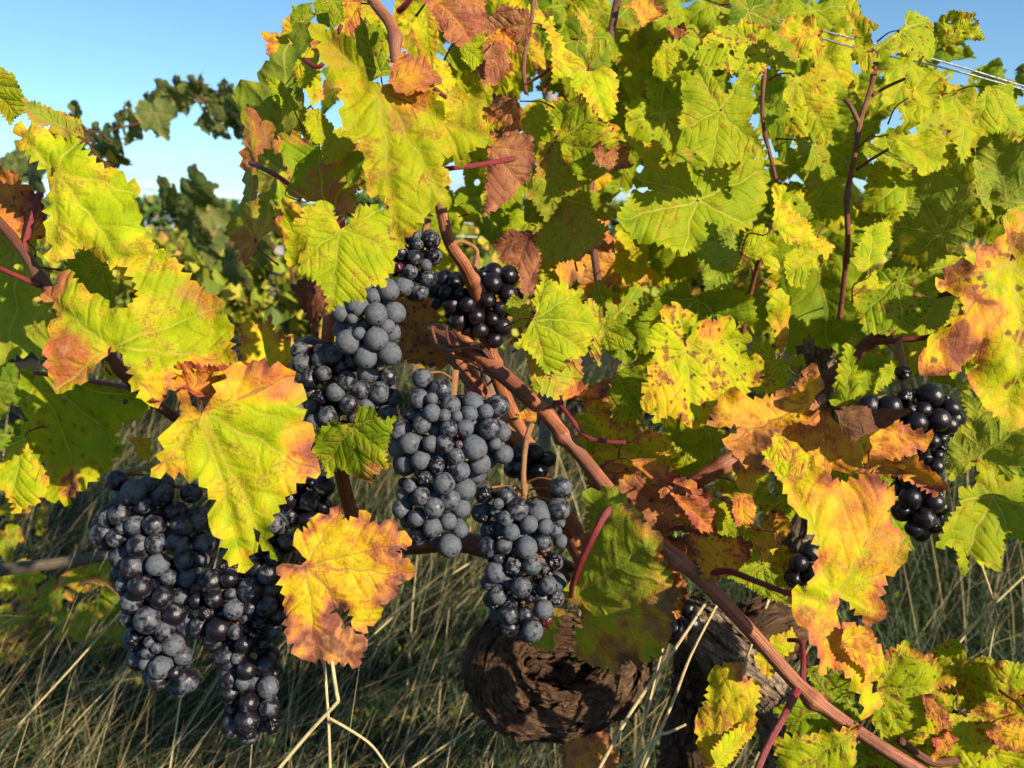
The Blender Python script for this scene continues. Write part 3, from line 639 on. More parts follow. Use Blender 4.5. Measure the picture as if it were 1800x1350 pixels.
lf('B1', [(0,1110),(70,980),(130,960),(140,1040),(240,1190),(210,1260),(170,1300),(60,1350),(40,1280),(0,1220),(-60,1200),(-80,1100)], (120,980), .61, (.42,.5,.1,0), (.1,.3))
lf('X', [(-60,410),(0,405),(60,420),(78,500),(88,570),(96,583),(75,620),(35,622),(0,660),(-60,650),(-90,540)], (30,430), .60, (.40,.1,0,.1), (-.1,-.1), flip=True, holes=[(35,470,10),(60,530,12),(30,635,8)])
lf('X', [(0,298),(25,308),(55,335),(82,345),(72,400),(45,430),(0,410),(-50,400),(-50,300)], (45,425), .56, (.80,.5,.5,.5), (.0,.2), ruffle=.1, label='scorched brown leaf with red edge')
lf('X', [(0,120),(25,132),(44,170),(44,197),(30,205),(20,218),(0,195),(-60,200),(-70,130)], (-20,150), .54, (.40,.2,.1,.1), (.2,-.5))
lf('A1', [(130,515),(250,560),(320,580),(420,640),(425,690),(390,750),(340,700),(260,650),(190,665),(150,590)], (400,700), .535, (.40,.3,.5,.1), (.1,.2), flip=True)
lf('A1', [(300,580),(420,620),(430,700),(380,760),(300,760),(230,700)], (400,660), .56, (.52,.3,.3,.2), (.2,.3))
lf('B1', [(330,120),(420,40),(520,110),(560,190),(560,330),(500,320),(420,260),(360,220)], (500,130), .56, (.30,.2,.1,.1), (-.2,-.2))
lf('B1', [(520,600),(560,640),(600,680),(540,705),(505,650)], (530,620), .60, (.42,.1,0,0), (.1,.3))
lf('B1', [(640,980),(750,985),(740,1100),(690,1080)], (650,1000), .60, (.60,.1,0,0), (.1,.3), petiole=False)
# -- centre top group
lf('A2', [(480,130),(530,110),(600,150),(660,210),(710,280),(760,360),(790,430),(850,450),(900,430),(910,370),(960,290),(1000,320),(1070,320),(1100,360),(1160,400),(1110,440),(1130,520),(1170,580),(1185,630),(1210,600),(1200,520),(1240,460),(1290,480),(1350,500),(1360,560),(1360,600),(1400,670),(1390,720),(1340,760),(1270,840),(1220,790),(1160,780),(1165,860),(1190,900),(1180,960),(1205,1040),(1090,1030),(1060,1110),(1010,1180),(930,1250),(910,1160),(890,1060),(870,1000),(830,960),(800,1000),(780,890),(770,800),(740,740),(690,680),(660,620),(660,530),(650,470),(600,420),(580,350),(550,280),(540,200)], (845,452), .485, (.46,.2,.1,.1), (.12,.14), zones=[(1000,380,170,'a',.25),(700,500,100,'a',.08),(950,600,60,'r',.5),(600,270,70,'r',.35)], tips=[(930,1240),(1390,700),(490,130),(1150,400),(1200,1035)], wave=.05, cup=-.05)
lf('A2', [(890,430),(905,370),(960,285),(1000,318),(1070,318),(1100,360),(1162,402),(1115,440),(1080,470),(1000,480),(930,460)], (850,440), .478, (.76,.2,.3,.1), (.15,.5), petiole=False, label='orange upper lobe of the big yellow green leaf')
lf('A2', [(300,740),(340,700),(420,690),(470,730),(540,770),(560,850),(640,830),(740,750),(770,830),(780,900),(760,960),(720,1010),(700,1090),(640,1110),(560,1030),(480,1030),(400,1010),(370,980),(390,900),(360,840),(310,770)], (560,1100), .565, (.36,.7,.8,.1), (-.1,.0), zones=[(580,1060,120,'r',.9),(420,1010,60,'r',.8)])
lf('A2', [(540,770),(570,700),(640,660),(700,680),(740,740),(640,830),(560,850)], (600,700), .55, (.45,.2,.1,.05), (.3,.5), petiole=False)
lf('A2', [(110,590),(150,550),(180,590),(190,640),(220,610),(260,650),(250,720),(190,790),(160,830),(190,900),(210,990),(260,1080),(250,1180),(210,1230),(200,1300),(120,1350),(60,1310),(40,1200),(70,1060),(90,930),(110,800),(130,690)], (200,1230), .60, (.36,.75,.8,.1), (-.35,.05), zones=[(120,1300,130,'r',.9),(150,570,60,'a',.25)], tips=[(150,560),(70,1060),(260,1080),(60,1310),(120,1340)], fold=-.5, flip=True)
lf('A2', [(160,470),(240,430),(270,350),(330,290),(380,220),(400,170),(450,110),(480,60),(490,160),(470,280),(430,340),(420,460),(440,540),(500,700),(480,740),(420,690),(340,700),(300,740),(320,830),(330,960),(260,1080),(190,880),(190,640),(160,540)], (330,930), .665, (.28,.15,.1,.2), (-.5,-.1), flip=True)
lf('A2', [(260,390),(340,430),(400,520),(430,560),(370,590),(300,520)], (400,560), .635, (.42,.1,0,0), (.3,.3))
lf('A2', [(390,100),(395,30),(480,10),(500,60),(450,110),(400,180)], (470,30), .67, (.30,.1,0,.1), (-.2,0))
lf('A2', [(310,190),(380,160),(380,220),(340,250)], (380,190), .70, (.55,.1,0,0), (.1,.4), petiole=False)
lf('A2', [(500,20),(530,-30),(650,-20),(660,110),(600,150),(520,100)], (600,0), .64, (.36,.2,.1,.2), (.1,.1))
lf('A2', [(400,350),(450,280),(480,250),(530,300),(540,420),(550,500),(500,560),(480,500),(430,440)], (470,300), .62, (.48,.3,.0,.1), (.1,.3))
lf('A2', [(430,560),(520,560),(600,640),(640,720),(560,760),(500,740),(440,620)], (500,560), .635, (.44,.1,0,0), (.3,.2))
lf('A2', [(660,210),(740,110),(830,90),(890,200),(900,400),(800,420),(760,360)], (850,380), .60, (.36,.2,.1,.6), (.0,.1))
lf('A2', [(660,0),(750,0),(740,110),(690,200),(660,180),(670,90)], (740,10), .575, (.70,.2,.5,.1), (.3,.1), ruffle=.1)
lf('A2', [(1060,-10),(1380,-30),(1390,100),(1360,170),(1290,220),(1250,260),(1190,210),(1130,100)], (1150,-20), .50, (.86,.0,.35,.2), (.1,.3), label='dusty pink brown leaf', wave=.05)
lf('B2', [(160,40),(200,15),(215,-45),(265,-50),(290,-80),(345,-60),(370,20),(390,65),(440,20),(480,-40),(560,-60),(620,-20),(640,20),(610,70),(650,130),(670,160),(650,210),(650,250),(610,300),(610,340),(540,330),(510,360),(500,410),(440,400),(370,430),(330,450),(320,390),(290,330),(240,295),(190,270),(190,200),(220,170),(250,140),(230,100),(180,70)], (390,65), .468, (.45,.12,.05,.0), (.2,.16), tips=[(340,445),(665,160),(600,-40),(290,-75),(190,230)], wave=.05, cup=-.07)
lf('B2', [(150,350),(210,320),(300,310),(320,400),(320,430),(290,500),(280,600),(250,640),(240,560),(230,480),(180,400)], (250,630), .63, (.97,.1,.1,.1), (-.3,.0), label='withered dark brown hanging leaf')
lf('X', [(422,572),(440,562),(458,572),(475,553),(482,590),(515,590),(520,630),(500,650),(430,650),(424,612)], (470,660), .66, (.62,.3,.3,.1), (.2,.3))
lf('B2', [(270,1060),(320,1040),(340,1000),(400,1030),(460,1020),(480,940),(540,950),(570,970),(590,1010),(650,1000),(640,1060),(610,1170),(620,1240),(560,1270),(540,1320),(470,1290),(380,1240),(330,1290),(300,1220),(260,1160)], (450,1040), .555, (.30,.2,.1,.05), (-.35,-.2), zones=[(560,1310,80,'r',.7)], label='dark green leaf with maroon lower edge in front of grapes')
lf('C2', [(140,360),(190,345),(255,345),(280,320),(240,270),(230,190),(290,170),(320,120),(390,100),(440,60),(455,120),(490,130),(570,85),(590,140),(640,150),(700,125),(730,180),(790,225),(770,250),(720,280),(790,340),(800,400),(740,420),(720,480),(690,510),(640,540),(640,580),(610,630),(550,680),(510,640),(510,600),(490,565),(440,545),(400,545),(390,590),(440,620),(450,660),(520,680),(560,710),(570,750),(530,840),(440,820),(380,810),(300,810),(240,780),(190,690),(170,560),(160,450)], (280,352), .49, (.635,.75,.15,.15), (.1,.16), zones=[(420,790,170,'a',.3),(720,300,110,'a',.1),(550,740,60,'a',.3)], tips=[(795,390),(440,65),(790,225),(330,810),(560,680)], label='golden yellow leaf with browned lower edge', wave=.05)
# -- centre group
lf('B3', [(220,370),(240,300),(280,240),(310,270),(350,280),(380,265),(400,300),(470,305),(440,360),(480,400),(540,460),(540,500),(500,560),(480,620),(420,650),(370,640),(360,700),(280,720),(250,670),(190,610),(130,580),(180,520),(230,420)], (215,455), .545, (.40,.15,.05,.0), (.2,.2), jit=False, tips=[(530,480),(280,245),(470,305),(290,720),(480,620)])
lf('B3', [(440,400),(500,355),(560,400),(565,500),(545,680),(500,620),(540,470)], (540,440), .575, (.58,.5,.1,.1), (.3,.2), flip=True, petiole=False)
lf('B3', [(180,600),(260,690),(300,760),(340,690),(450,650),(460,740),(400,780),(330,850),(220,810),(200,720)], (220,600), .575, (.48,.6,.3,.1), (.1,.2), flip=True)
lf('B3', [(60,400),(120,330),(200,390),(210,440),(170,490),(100,490),(120,440)], (205,420), .585, (.42,.2,.1,0), (.2,.2), flip=True)
lf('B3', [(870,400),(925,375),(960,410),(990,415),(1000,470),(960,530),(940,560),(970,580),(1010,500),(1050,470),(1100,470),(1150,450),(1200,470),(1210,510),(1280,545),(1270,580),(1260,620),(1330,650),(1340,690),(1330,770),(1250,820),(1180,820),(1130,830),(1100,900),(1070,960),(1010,990),(960,970),(930,930),(880,930),(820,960),(810,900),(780,905),(760,860),(780,820),(760,790),(790,740),(780,700),(820,650),(810,590),(780,560),(810,490),(850,480),(850,440)], (975,585), .555, (.50,.25,.10,.45), (.25,.15), jit=False, zones=[(870,850,110,'a',.12),(1090,500,60,'a',.22)], tips=[(1000,985),(765,850),(925,380),(1280,545),(1330,760)], holes=[(955,555,18)])
lf('B3', [(1260,620),(1310,580),(1380,580),(1400,640),(1480,660),(1490,740),(1440,820),(1330,820),(1250,760)], (1430,680), .60, (.44,.3,.2,.8), (.1,.1))
# -- orange group
lf('D', [(760,600),(900,600),(1010,640),(1180,620),(1240,580),(1300,550),(1340,440),(1390,430),(1480,500),(1470,580),(1430,640),(1420,740),(1330,780),(1200,870),(1080,960),(1040,1080),(990,1120),(1080,1170),(1110,1210),(980,1200),(930,1290),(900,1380),(840,1330),(830,1220),(790,1210),(780,1070),(750,1010),(780,960),(860,910),(890,860),(740,850),(630,840),(700,770),(710,700)], (1410,690), .545, (.72,.3,.10,.2), (.1,.2), label='dry orange leaf with shrivelled lobes', ruffle=.08, curl=.12)
lf('B4', [(350,880),(430,868),(490,855),(540,940),(605,1010),(700,960),(800,905),(870,940),(960,990),(970,1040),(910,1050),(880,1075),(820,1100),(700,1100),(600,1140),(560,1150),(450,1165),(380,1180),(300,1160),(200,1150),(150,1060),(240,960)], (480,868), .565, (.68,.3,.1,.2), (.15,.15), tips=[(965,1020),(150,1060),(450,1165),(700,1100),(820,1100)], label='orange leaf covering dark grapes', ruffle=.09)
lf('B4', [(490,850),(640,858),(850,858),(872,868),(760,940),(630,990),(605,1015),(540,940)], (500,855), .535, (1.0,.1,.1,.0), (.0,.55), label='dark brown folded dry leaf edge', petiole=False, teeth=.3)
lf('B4', [(630,1160),(700,1100),(790,1110),(900,1085),(1000,1180),(1030,1230),(980,1275),(850,1190),(760,1175)], (700,1110), .55, (.76,.4,.3,.2), (.1,.3), ruffle=.1, curl=.2)
lf('X', [(1352,800),(1368,768),(1392,778),(1420,800),(1445,835),(1480,850),(1530,838),(1572,868),(1560,900),(1575,940),(1585,970),(1578,1000),(1550,1030),(1540,1050),(1545,1070),(1525,1095),(1495,1060),(1478,1052),(1470,1075),(1480,1105),(1500,1100),(1530,1110),(1548,1150),(1545,1185),(1530,1200),(1555,1240),(1535,1245),(1515,1262),(1510,1220),(1490,1190),(1465,1165),(1440,1180),(1420,1130),(1400,1080),(1393,1040),(1415,1035),(1432,1010),(1438,980),(1430,940),(1400,890),(1380,850)], (1468,1058), .475, (.56,.55,.35,.1), (.15,.12), zones=[(1500,880,80,'a',.12),(1560,960,36,'r',.5),(1450,1160,30,'r',.5),(1530,870,50,'r',.3)], tips=[(1580,985),(1370,775),(1395,1045),(1550,1240),(1570,870)], label='yellow orange leaf hanging beside the cane', wave=.05)
lf('X', [(1340,795),(1375,770),(1395,790),(1420,800),(1418,830),(1395,850),(1370,845)], (1380,845), .47, (.55,.3,.6,.1), (.1,.3), petiole=False)
lf('E', [(1350,540),(1420,450),(1500,460),(1590,540),(1640,620),(1665,700),(1620,840),(1570,900),(1540,800),(1450,720),(1360,610)], (1350,600), .462, (.66,.3,.3,0), (.3,.1), petiole=False, label='folded orange lobe of the hanging leaf')
# -- right edge
lf('X', [(1830,360),(1800,372),(1775,380),(1765,410),(1745,430),(1720,440),(1718,465),(1680,470),(1655,500),(1690,520),(1670,560),(1640,590),(1605,630),(1640,655),(1660,650),(1700,630),(1720,610),(1728,640),(1720,680),(1745,720),(1760,730),(1775,755),(1800,735),(1850,700),(1880,560),(1870,430)], (1785,455), .50, (.54,.6,.15,.45), (.1,.12), zones=[(1700,560,60,'a',.2),(1690,610,40,'a',.22)], tips=[(1775,750),(1610,630),(1658,500),(1770,390),(1870,600)], label='amber leaf with rusty veins at right edge')
lf('B4', [(1080,720),(1150,740),(1140,800),(1190,820),(1220,870),(1290,910),(1400,960),(1430,1100),(1330,1200),(1230,1100),(1180,1120),(1060,1200),(1040,1140),(1050,1060),(1010,980),(1080,960),(1150,920)], (1180,1100), .62, (.36,.2,.0,.05), (.1,.1), flip=True)
lf('X', [(1660,925),(1690,880),(1680,860),(1720,860),(1710,820),(1740,790),(1780,830),(1820,850),(1830,920),(1790,930),(1770,930),(1760,960),(1750,990),(1725,985),(1700,965),(1695,1010),(1680,990),(1680,960),(1650,960)], (1745,870), .63, (.38,.15,.0,0), (.1,.3))
lf('X', [(1690,900),(1740,880),(1800,890),(1840,930),(1800,960),(1770,940),(1760,1000),(1720,990)], (1780,880), .65, (.36,.15,.0,0), (.1,.3))
lf('B4', [(1030,690),(1180,580),(1200,620),(1100,680),(1060,720)], (1190,590), .55, (.40,.1,0,0), (.2,.4), petiole=False)
# -- bottom centre and bottom right
lf('C3', [(660,-20),(760,-30),(900,80),(1000,230),(990,300),(1050,480),(1090,500),(1060,640),(1060,700),(1030,760),(950,790),(930,840),(850,830),(780,880),(700,850),(640,810),(600,770),(595,700),(640,620),(600,530),(570,520),(540,560),(500,640),(480,750),(430,730),(370,740),(450,660),(520,530),(570,420),(600,330),(640,150)], (580,500), .60, (.41,1.0,.30,.15), (-.75,-.3), zones=[(850,840,200,'a',.35),(1060,620,130,'a',.4)], flip=True, tips=[(780,875),(1060,640),(700,0),(1000,230),(380,740)], wave=.05, label='large shaded green leaf with brown lower edge')
lf('X', [(1030,830),(1080,805),(1120,830),(1185,900),(1160,985),(1100,970),(1050,930)], (1050,830), .635, (.86,.2,.3,.3), (-.1,0))
lf('B3', [(700,1150),(740,1140),(800,1150),(870,1190),(1000,1270),(1090,1340),(1060,1370),(1000,1345),(870,1290),(790,1250),(740,1200)], (710,1160), .57, (.80,.3,.6,.1), (.1,.4), fold=.5, ruffle=.1, label='rolled pinkish brown leaf')
lf('B3', [(450,840),(530,840),(590,880),(600,940),(670,1000),(640,1060),(560,1030),(500,950)], (460,860), .60, (.56,.5,.2,.3), (.1,.2), fold=.3)
lf('B3', [(690,1060),(800,1020),(870,1050),(950,1140),(900,1150),(800,1110)], (690,1060), .595, (.52,.6,.2,.2), (.1,.4), fold=.3)
lf('B3', [(360,820),(430,800),(490,830),(560,770),(620,760),(520,850),(430,890),(350,880)], (360,850), .59, (.78,.2,.3,.1), (.1,.5), ruffle=.12, curl=.2)
lf('B3', [(130,930),(180,900),(240,920),(230,960),(150,950)], (240,930), .60, (.74,.2,.1,.1), (.1,.4), petiole=False)
lf('B3', [(520,1120),(640,1090),(780,1150),(700,1180),(600,1150)], (640,1090), .62, (.5,.4,.2,.2), (.0,.5))
lf('C3', [(1130,200),(1200,180),(1330,230),(1400,210),(1460,250),(1440,320),(1340,400),(1220,435),(1200,340)], (1200,190), .555, (.68,.6,.1,.4), (.0,.3), ruffle=.1)
lf('C3', [(990,350),(1060,340),(1130,400),(1150,500),(1100,600),(1040,560),(1000,440)], (1100,360), .60, (.80,.5,.2,.5), (-.2,0), ruffle=.1)
lf('C3', [(1060,-10),(1180,20),(1280,90),(1290,170),(1220,200),(1130,80)], (1080,-10), .59, (.80,.3,.4,.1), (.1,.3), fold=.3)
lf('C3', [(1260,0),(1330,40),(1390,150),(1380,210),(1310,190),(1250,90)], (1270,20), .60, (.40,.1,0,.2), (.2,.3))
lf('C3', [(1380,0),(1440,-20),(1490,60),(1470,140),(1390,150),(1370,80)], (1420,0), .58, (.72,.3,.4,.1), (.1,.2))
lf('E', [(210,1250),(240,1150),(300,980),(310,860),(350,780),(440,750),(530,740),(500,820),(560,850),(720,930),(680,1020),(650,1140),(650,1250),(560,1330),(500,1400),(420,1560),(280,1580),(220,1420)], (360,1500), .50, (.62,.45,.15,.2), (-.1,.2), tips=[(530,750),(220,1250),(310,870),(700,930),(650,1250)], fold=-.3, label='orange and green folded leaf above the straw stalks')
lf('E', [(300,1450),(420,1330),(560,1230),(650,1240),(650,1300),(560,1400),(470,1520),(380,1620)], (330,1560), .49, (.50,.2,0,0), (.2,.4), petiole=False)
lf('E', [(660,700),(720,640),(800,540),(960,470),(1010,560),(960,640),(880,720),(830,800),(760,860),(720,820)], (990,580), .59, (.50,.2,.1,0), (.2,.3))
lf('C4', [(230,1200),(400,1190),(650,1150),(630,1300),(600,1400),(260,1400)], (640,1160), .505, (.46,.4,.1,.4), (-.2,.0))
lf('C4', [(740,830),(800,770),(890,735),(930,780),(1000,790),(1060,850),(1130,930),(1020,960),(960,1000),(1050,1060),(1080,1120),(1050,1180),(900,1250),(760,1200),(700,1050),(740,960)], (740,970), .525, (.47,.6,.15,.6), (-.1,.0), tips=[(1130,930),(890,740),(1080,1120),(900,1250),(760,1200)])
lf('C4', [(960,1000),(1000,980),(1060,1050),(1090,1130),(1060,1170),(990,1080)], (980,1000), .515, (.78,.3,.3,.2), (.1,.3), ruffle=.1, petiole=False)
lf('C4', [(1080,1080),(1180,1100),(1300,1010),(1400,1080),(1500,1100),(1520,1350),(1400,1400),(1010,1400),(1010,1250),(1110,1160)], (1185,1095), .53, (.50,.6,.2,.8), (-.15,.0))
lf('C4', [(1280,1180),(1340,1120),(1470,1110),(1530,1200),(1500,1290),(1380,1260)], (1470,1120), .515, (.70,.4,.4,.4), (.1,.3), ruffle=.1)
lf('C4', [(320,1000),(450,960),(620,980),(650,1100),(500,1190),(310,1170),(230,1060)], (590,1000), .60, (.34,.2,.0,.6), (-.1,0))
lf('C4', [(380,860),(480,830),(590,900),(580,1010),(450,1000)], (400,850), .63, (.30,.1,0,.5), (-.1,-.1))
lf('C4', [(1010,1210),(1090,1160),(1130,1200),(1080,1280),(1020,1330)], (1090,1165), .505, (.76,.2,.9,.1), (.1,.3), ruffle=.12, petiole=False)
lf('C4', [(1000,960),(1080,985),(1165,1000),(1150,1080),(1070,1020)], (1010,960), .54, (.45,.4,.1,.1), (.2,.3), petiole=False)
lf('C3', [(540,1200),(640,1190),(750,1160),(800,1280),(780,1380),(530,1380)], (760,1170), .80, (.82,.2,.3,.2), (.1,.3))
lf('E', [(440,60),(560,-10),(700,-60),(860,-20),(900,120),(880,240),(950,300),(850,260),(700,200),(560,110)], (720,-30), .62, (.34,.3,.1,.2), (-.1,0))
lf('C4', [(200,270),(280,255),(330,300),(330,380),(270,420),(230,330)], (260,260), .63, (.55,.5,.2,.5), (.1,.2), ruffle=.1)
# -- top centre
lf('A3', [(460,120),(500,90),(520,180),(560,250),(620,300),(690,350),(750,360),(820,380),(840,430),(820,600),(780,640),(740,630),(700,560),(670,520),(630,480),(600,430),(620,400),(560,390),(510,420),(500,330),(490,260)], (690,350), .60, (.49,.2,.1,.05), (.2,.25), jit=False, tips=[(770,640),(480,110),(510,415),(840,430),(630,480)])
lf('A3', [(600,50),(680,60),(720,150),(700,200),(780,230),(750,290),(700,340),(680,290),(680,190),(640,110)], (690,330), .61, (.52,.2,.0,.05), (.3,.3), flip=True, fold=.3)
lf('A3', [(470,540),(540,490),(570,530),(620,510),(650,540),(720,560),(740,620),(860,690),(830,750),(700,830),(640,920),(560,820),(540,700),(500,640)], (510,740), .66, (.36,.6,.1,.3), (.0,.2))
lf('A3', [(780,600),(860,660),(940,720),(1050,720),(1080,780),(1040,870),(940,790),(850,740)], (790,620), .65, (.50,.3,.1,.1), (.2,.4))
lf('A3', [(700,770),(830,740),(880,790),(910,860),(800,870),(740,850)], (780,760), .64, (.86,.2,.1,.2), (.1,.3), ruffle=.12, curl=.2)
lf('A3', [(170,760),(240,700),(310,690),(390,710),(400,780),(410,830),(380,910),(290,1010),(210,1080),(150,1120),(160,960),(170,850)], (185,760), .575, (.89,.2,.2,.05), (.15,.1), wave=.04, label='dusty mauve brown hanging leaf')
lf('A3', [(130,540),(190,480),(320,490),(360,600),(310,680),(200,740),(180,680),(240,640),(150,620)], (330,520), .615, (.82,.2,.2,.2), (.1,.3), ruffle=.1)
lf('A3', [(130,550),(210,560),(200,610),(270,640),(260,680),(170,630)], (140,560), .60, (.68,.2,.1,.0), (.2,.5), petiole=False)
lf('A3', [(440,740),(520,720),(560,740),(640,920),(680,980),(560,980),(470,1140),(380,1010),(360,940),(430,920)], (510,735), .67, (.42,.5,.2,.2), (.0,.0), flip=True)
lf('A3', [(160,120),(250,40),(380,60),(400,180),(320,220),(240,170),(160,190)], (390,120), .60, (.88,.0,.2,.2), (-.1,.1))
lf('A3', [(160,210),(230,160),(310,180),(300,280),(230,240)], (250,170), .575, (.75,.2,.7,.05), (.2,.5), curl=.2)
lf('A3', [(110,330),(150,230),(260,230),(290,310),(240,400),(200,440),(140,430),(120,380)], (270,240), .60, (.90,.1,.2,.1), (-.1,.0))
lf('A3', [(20,200),(140,190),(140,310),(90,350),(30,300)], (30,220), .58, (.44,.1,.05,0), (.2,.3))
lf('A3', [(860,50),(980,0),(1060,40),(1080,90),(970,140)], (1000,0), .64, (.74,.3,.3,.1), (.1,.3), curl=.15)
lf('A3', [(1020,310),(1080,210),(1150,250),(1170,360),(1080,410),(1030,370)], (1080,220), .64, (.44,.1,0,.05), (.3,.3))
lf('A3', [(1090,150),(1180,120),(1210,180),(1120,210)], (1190,150), .66, (.84,.1,.3,.2), (.0,.3), ruffle=.15)
lf('X', [(1195,225),(1205,170),(1200,150),(1228,122),(1248,125),(1262,160),(1275,172),(1290,150),(1312,115),(1322,170),(1335,195),(1312,210),(1325,240),(1345,275),(1300,282),(1260,292),(1250,280),(1245,295),(1215,265),(1200,235),(1208,230)], (1268,193), .60, (.37,.1,.05,.05), (.15,.2), tips=[(1250,290),(1200,225),(1225,125),(1312,120),(1342,272)])
lf('X', [(1085,380),(1115,335),(1150,335),(1120,305),(1140,295),(1200,290),(1240,300),(1250,285),(1300,285),(1335,282),(1352,310),(1345,350),(1320,400),(1240,420),(1200,450),(1130,430),(1095,400)], (1226,351), .635, (.36,.15,.05,.05), (.15,.2), tips=[(1200,445),(1090,385),(1125,305),(1345,300),(1320,400)])
lf('A3', [(1210,1250),(1250,1150),(1340,1130),(1430,1160),(1450,1280),(1490,1300),(1450,1370),(1350,1390),(1260,1330)], (1460,1300), .625, (.33,.1,.0,.05), (.0,.3), flip=True)
lf('A3', [(380,1240),(450,1180),(540,1080),(620,1070),(680,1090),(790,1180),(760,1290),(640,1350),(500,1340),(430,1350)], (520,1210), .70, (.44,.6,.4,.2), (-.1,.1), flip=True)
lf('B2', [(1150,130),(1240,70),(1330,80),(1380,200),(1340,380),(1290,380),(1270,250),(1180,210)], (1330,90), .67, (.92,.2,.1,.2), (-.1,.1), label='curled rust brown leaf over shaded grapes')
lf('B2', [(700,420),(760,400),(840,470),(870,560),(960,700),(900,750),(740,720),(640,700),(690,620),(680,520)], (900,700), .71, (.84,.3,.1,.4), (-.2,-.1))
# -- right canopy
PH = [(random.Random(k).uniform(300, 540), random.Random(k + 77).uniform(370, 720), random.Random(k + 9).uniform(4, 12)) for k in range(46)]
lf('A4', [(290,470),(350,400),(420,370),(500,320),(540,370),(550,460),(540,560),(520,660),(510,740),(470,740),(450,670),(400,690),(330,660),(300,600),(320,540),(280,500)], (340,395), .59, (.47,.2,.0,.1), (.15,.2), tips=[(510,730),(300,600),(550,450),(500,330),(330,660)], holes=[(370,440,14),(485,425,15),(525,470,12),(490,490,12),(520,560,13),(400,540,9),(350,560,10),(460,625,9),(490,690,11),(430,600,7),(330,610,9),(400,640,8),(440,480,6),(510,740-30,10),(310,535,8)], label='yellow leaf riddled with insect holes')
lf('X', [(1222,95),(1240,70),(1262,50),(1312,35),(1370,70),(1395,110),(1385,150),(1350,110),(1325,150),(1280,130),(1232,122)], (1320,70), .63, (.42,.3,.0,1.0), (.1,.3), holes=[(1300,75,7),(1285,95,6),(1330,60,6),(1345,85,8),(1315,100,6),(1265,85,5),(1360,100,5)], label='pale leaf with dark round spots')
lf('X', [(1372,40),(1400,30),(1440,50),(1452,75),(1440,95),(1420,85),(1400,70),(1380,65)], (1440,60), .61, (.55,.3,.3,.1), (.2,.4), ruffle=.12)
lf('A4', [(860,270),(910,290),(940,370),(990,310),(1060,370),(1080,440),(1060,540),(1050,600),(930,670),(880,570),(930,540),(950,450)], (960,460), .64, (.42,.1,.05,0), (.3,.3), ruffle=.08)
lf('A4', [(1060,560),(1100,500),(1170,460),(1260,520),(1270,600),(1290,680),(1250,780),(1200,840),(1140,810),(1140,690),(1180,640),(1060,600)], (1180,480), .66, (.41,.1,.05,0), (.35,.35), ruffle=.08)
lf('A4', [(820,690),(900,700),(1050,680),(1140,760),(1130,830),(1090,860),(990,900),(930,820)], (830,690), .635, (.43,.1,.05,0), (.35,.35))
lf('A4', [(1270,560),(1330,450),(1450,440),(1490,500),(1540,570),(1540,640),(1460,680),(1300,700),(1290,640)], (1340,460), .68, (.38,.1,.0,.05), (.3,.4))
lf('A4', [(1090,90),(1150,60),(1270,70),(1310,160),(1320,210),(1220,200),(1150,290),(1090,220)], (1120,230), .68, (.42,.1,.0,.4), (.3,.3), ruffle=.1, holes=[(1150,110,9),(1220,170,11),(1270,110,8),(1110,160,8)])
lf('A4', [(740,240),(800,210),(890,160),(930,60),(1060,80),(1080,250),(1030,330),(990,300),(860,270),(760,310)], (900,155), .67, (.36,.1,.0,.3), (.1,.1), tips=[(1030,325),(750,270),(940,65),(1060,90),(860,270)])
lf('A4', [(610,-30),(650,-30),(690,80),(770,130),(730,160),(750,240),(740,380),(690,360),(640,290),(660,200),(620,100)], (740,250), .64, (.46,.3,.1,.1), (.2,.2))
lf('A4', [(950,910),(1000,870),(1110,850),(1240,800),(1260,900),(1270,1030),(1260,1180),(1150,1300),(1040,1380),(900,1350),(830,1270),(820,1220),(860,1160),(950,1060),(970,1000)], (1105,1200), .70, (.30,.1,.05,.2), (-.25,-.1), flip=True)
lf('A4', [(1300,720),(1400,680),(1460,740),(1560,740),(1560,1040),(1440,1080),(1360,1050),(1350,950),(1290,830)], (1440,1040), .70, (.30,.1,.0,.1), (-.25,-.05), flip=True)
lf('A4', [(1250,740),(1280,820),(1340,900),(1350,1000),(1370,1130),(1300,1050),(1270,960),(1260,850)], (1300,1010), .685, (.38,.1,.0,.0), (.4,.1), flip=True)
lf('A4', [(230,960),(280,970),(310,1020),(330,1090),(400,1130),(440,1220),(540,1270),(500,1340),(350,1240),(310,1260),(230,1170),(240,1080)], (230,1175), .58, (.54,.2,.05,.05), (.2,.3), jit=False)
lf('B4', [(270,130),(320,100),(420,100),(430,190),(380,200),(360,290),(300,260),(260,180)], (420,130), .635, (.40,.1,.0,0), (.3,.3))
lf('B4', [(420,60),(480,50),(500,130),(490,220),(450,230),(430,150)], (430,60), .66, (.38,.1,.0,.2), (-.1,.1))
lf('B4', [(170,150),(210,150),(200,260),(260,320),(290,400),(290,480),(260,600),(230,560),(210,450),(190,280)], (250,610), .60, (.52,.3,.1,.05), (.4,.2), fold=-.3)
lf('B4', [(600,150),(650,0),(750,-10),(760,80),(710,160),(660,200),(620,180)], (680,190), .64, (.40,.1,.05,0), (.2,.3))
lf('B4', [(200,30),(420,-30),(560,60),(650,230),(570,300),(620,380),(600,450),(560,530),(440,560),(380,500),(290,600),(200,400)], (420,20), .76, (.26,.1,.0,.05), (-.1,-.1))
lf('B4', [(570,300),(700,200),(850,190),(1000,230),(1010,300),(920,400),(880,480),(800,520),(650,500)], (800,250), .69, (.34,.2,.2,.5), (-.1,.1))
lf('B4', [(650,240),(700,200),(720,270),(770,260),(740,290),(660,290)], (720,270), .66, (.48,.1,.05,0), (.3,.5), petiole=False)
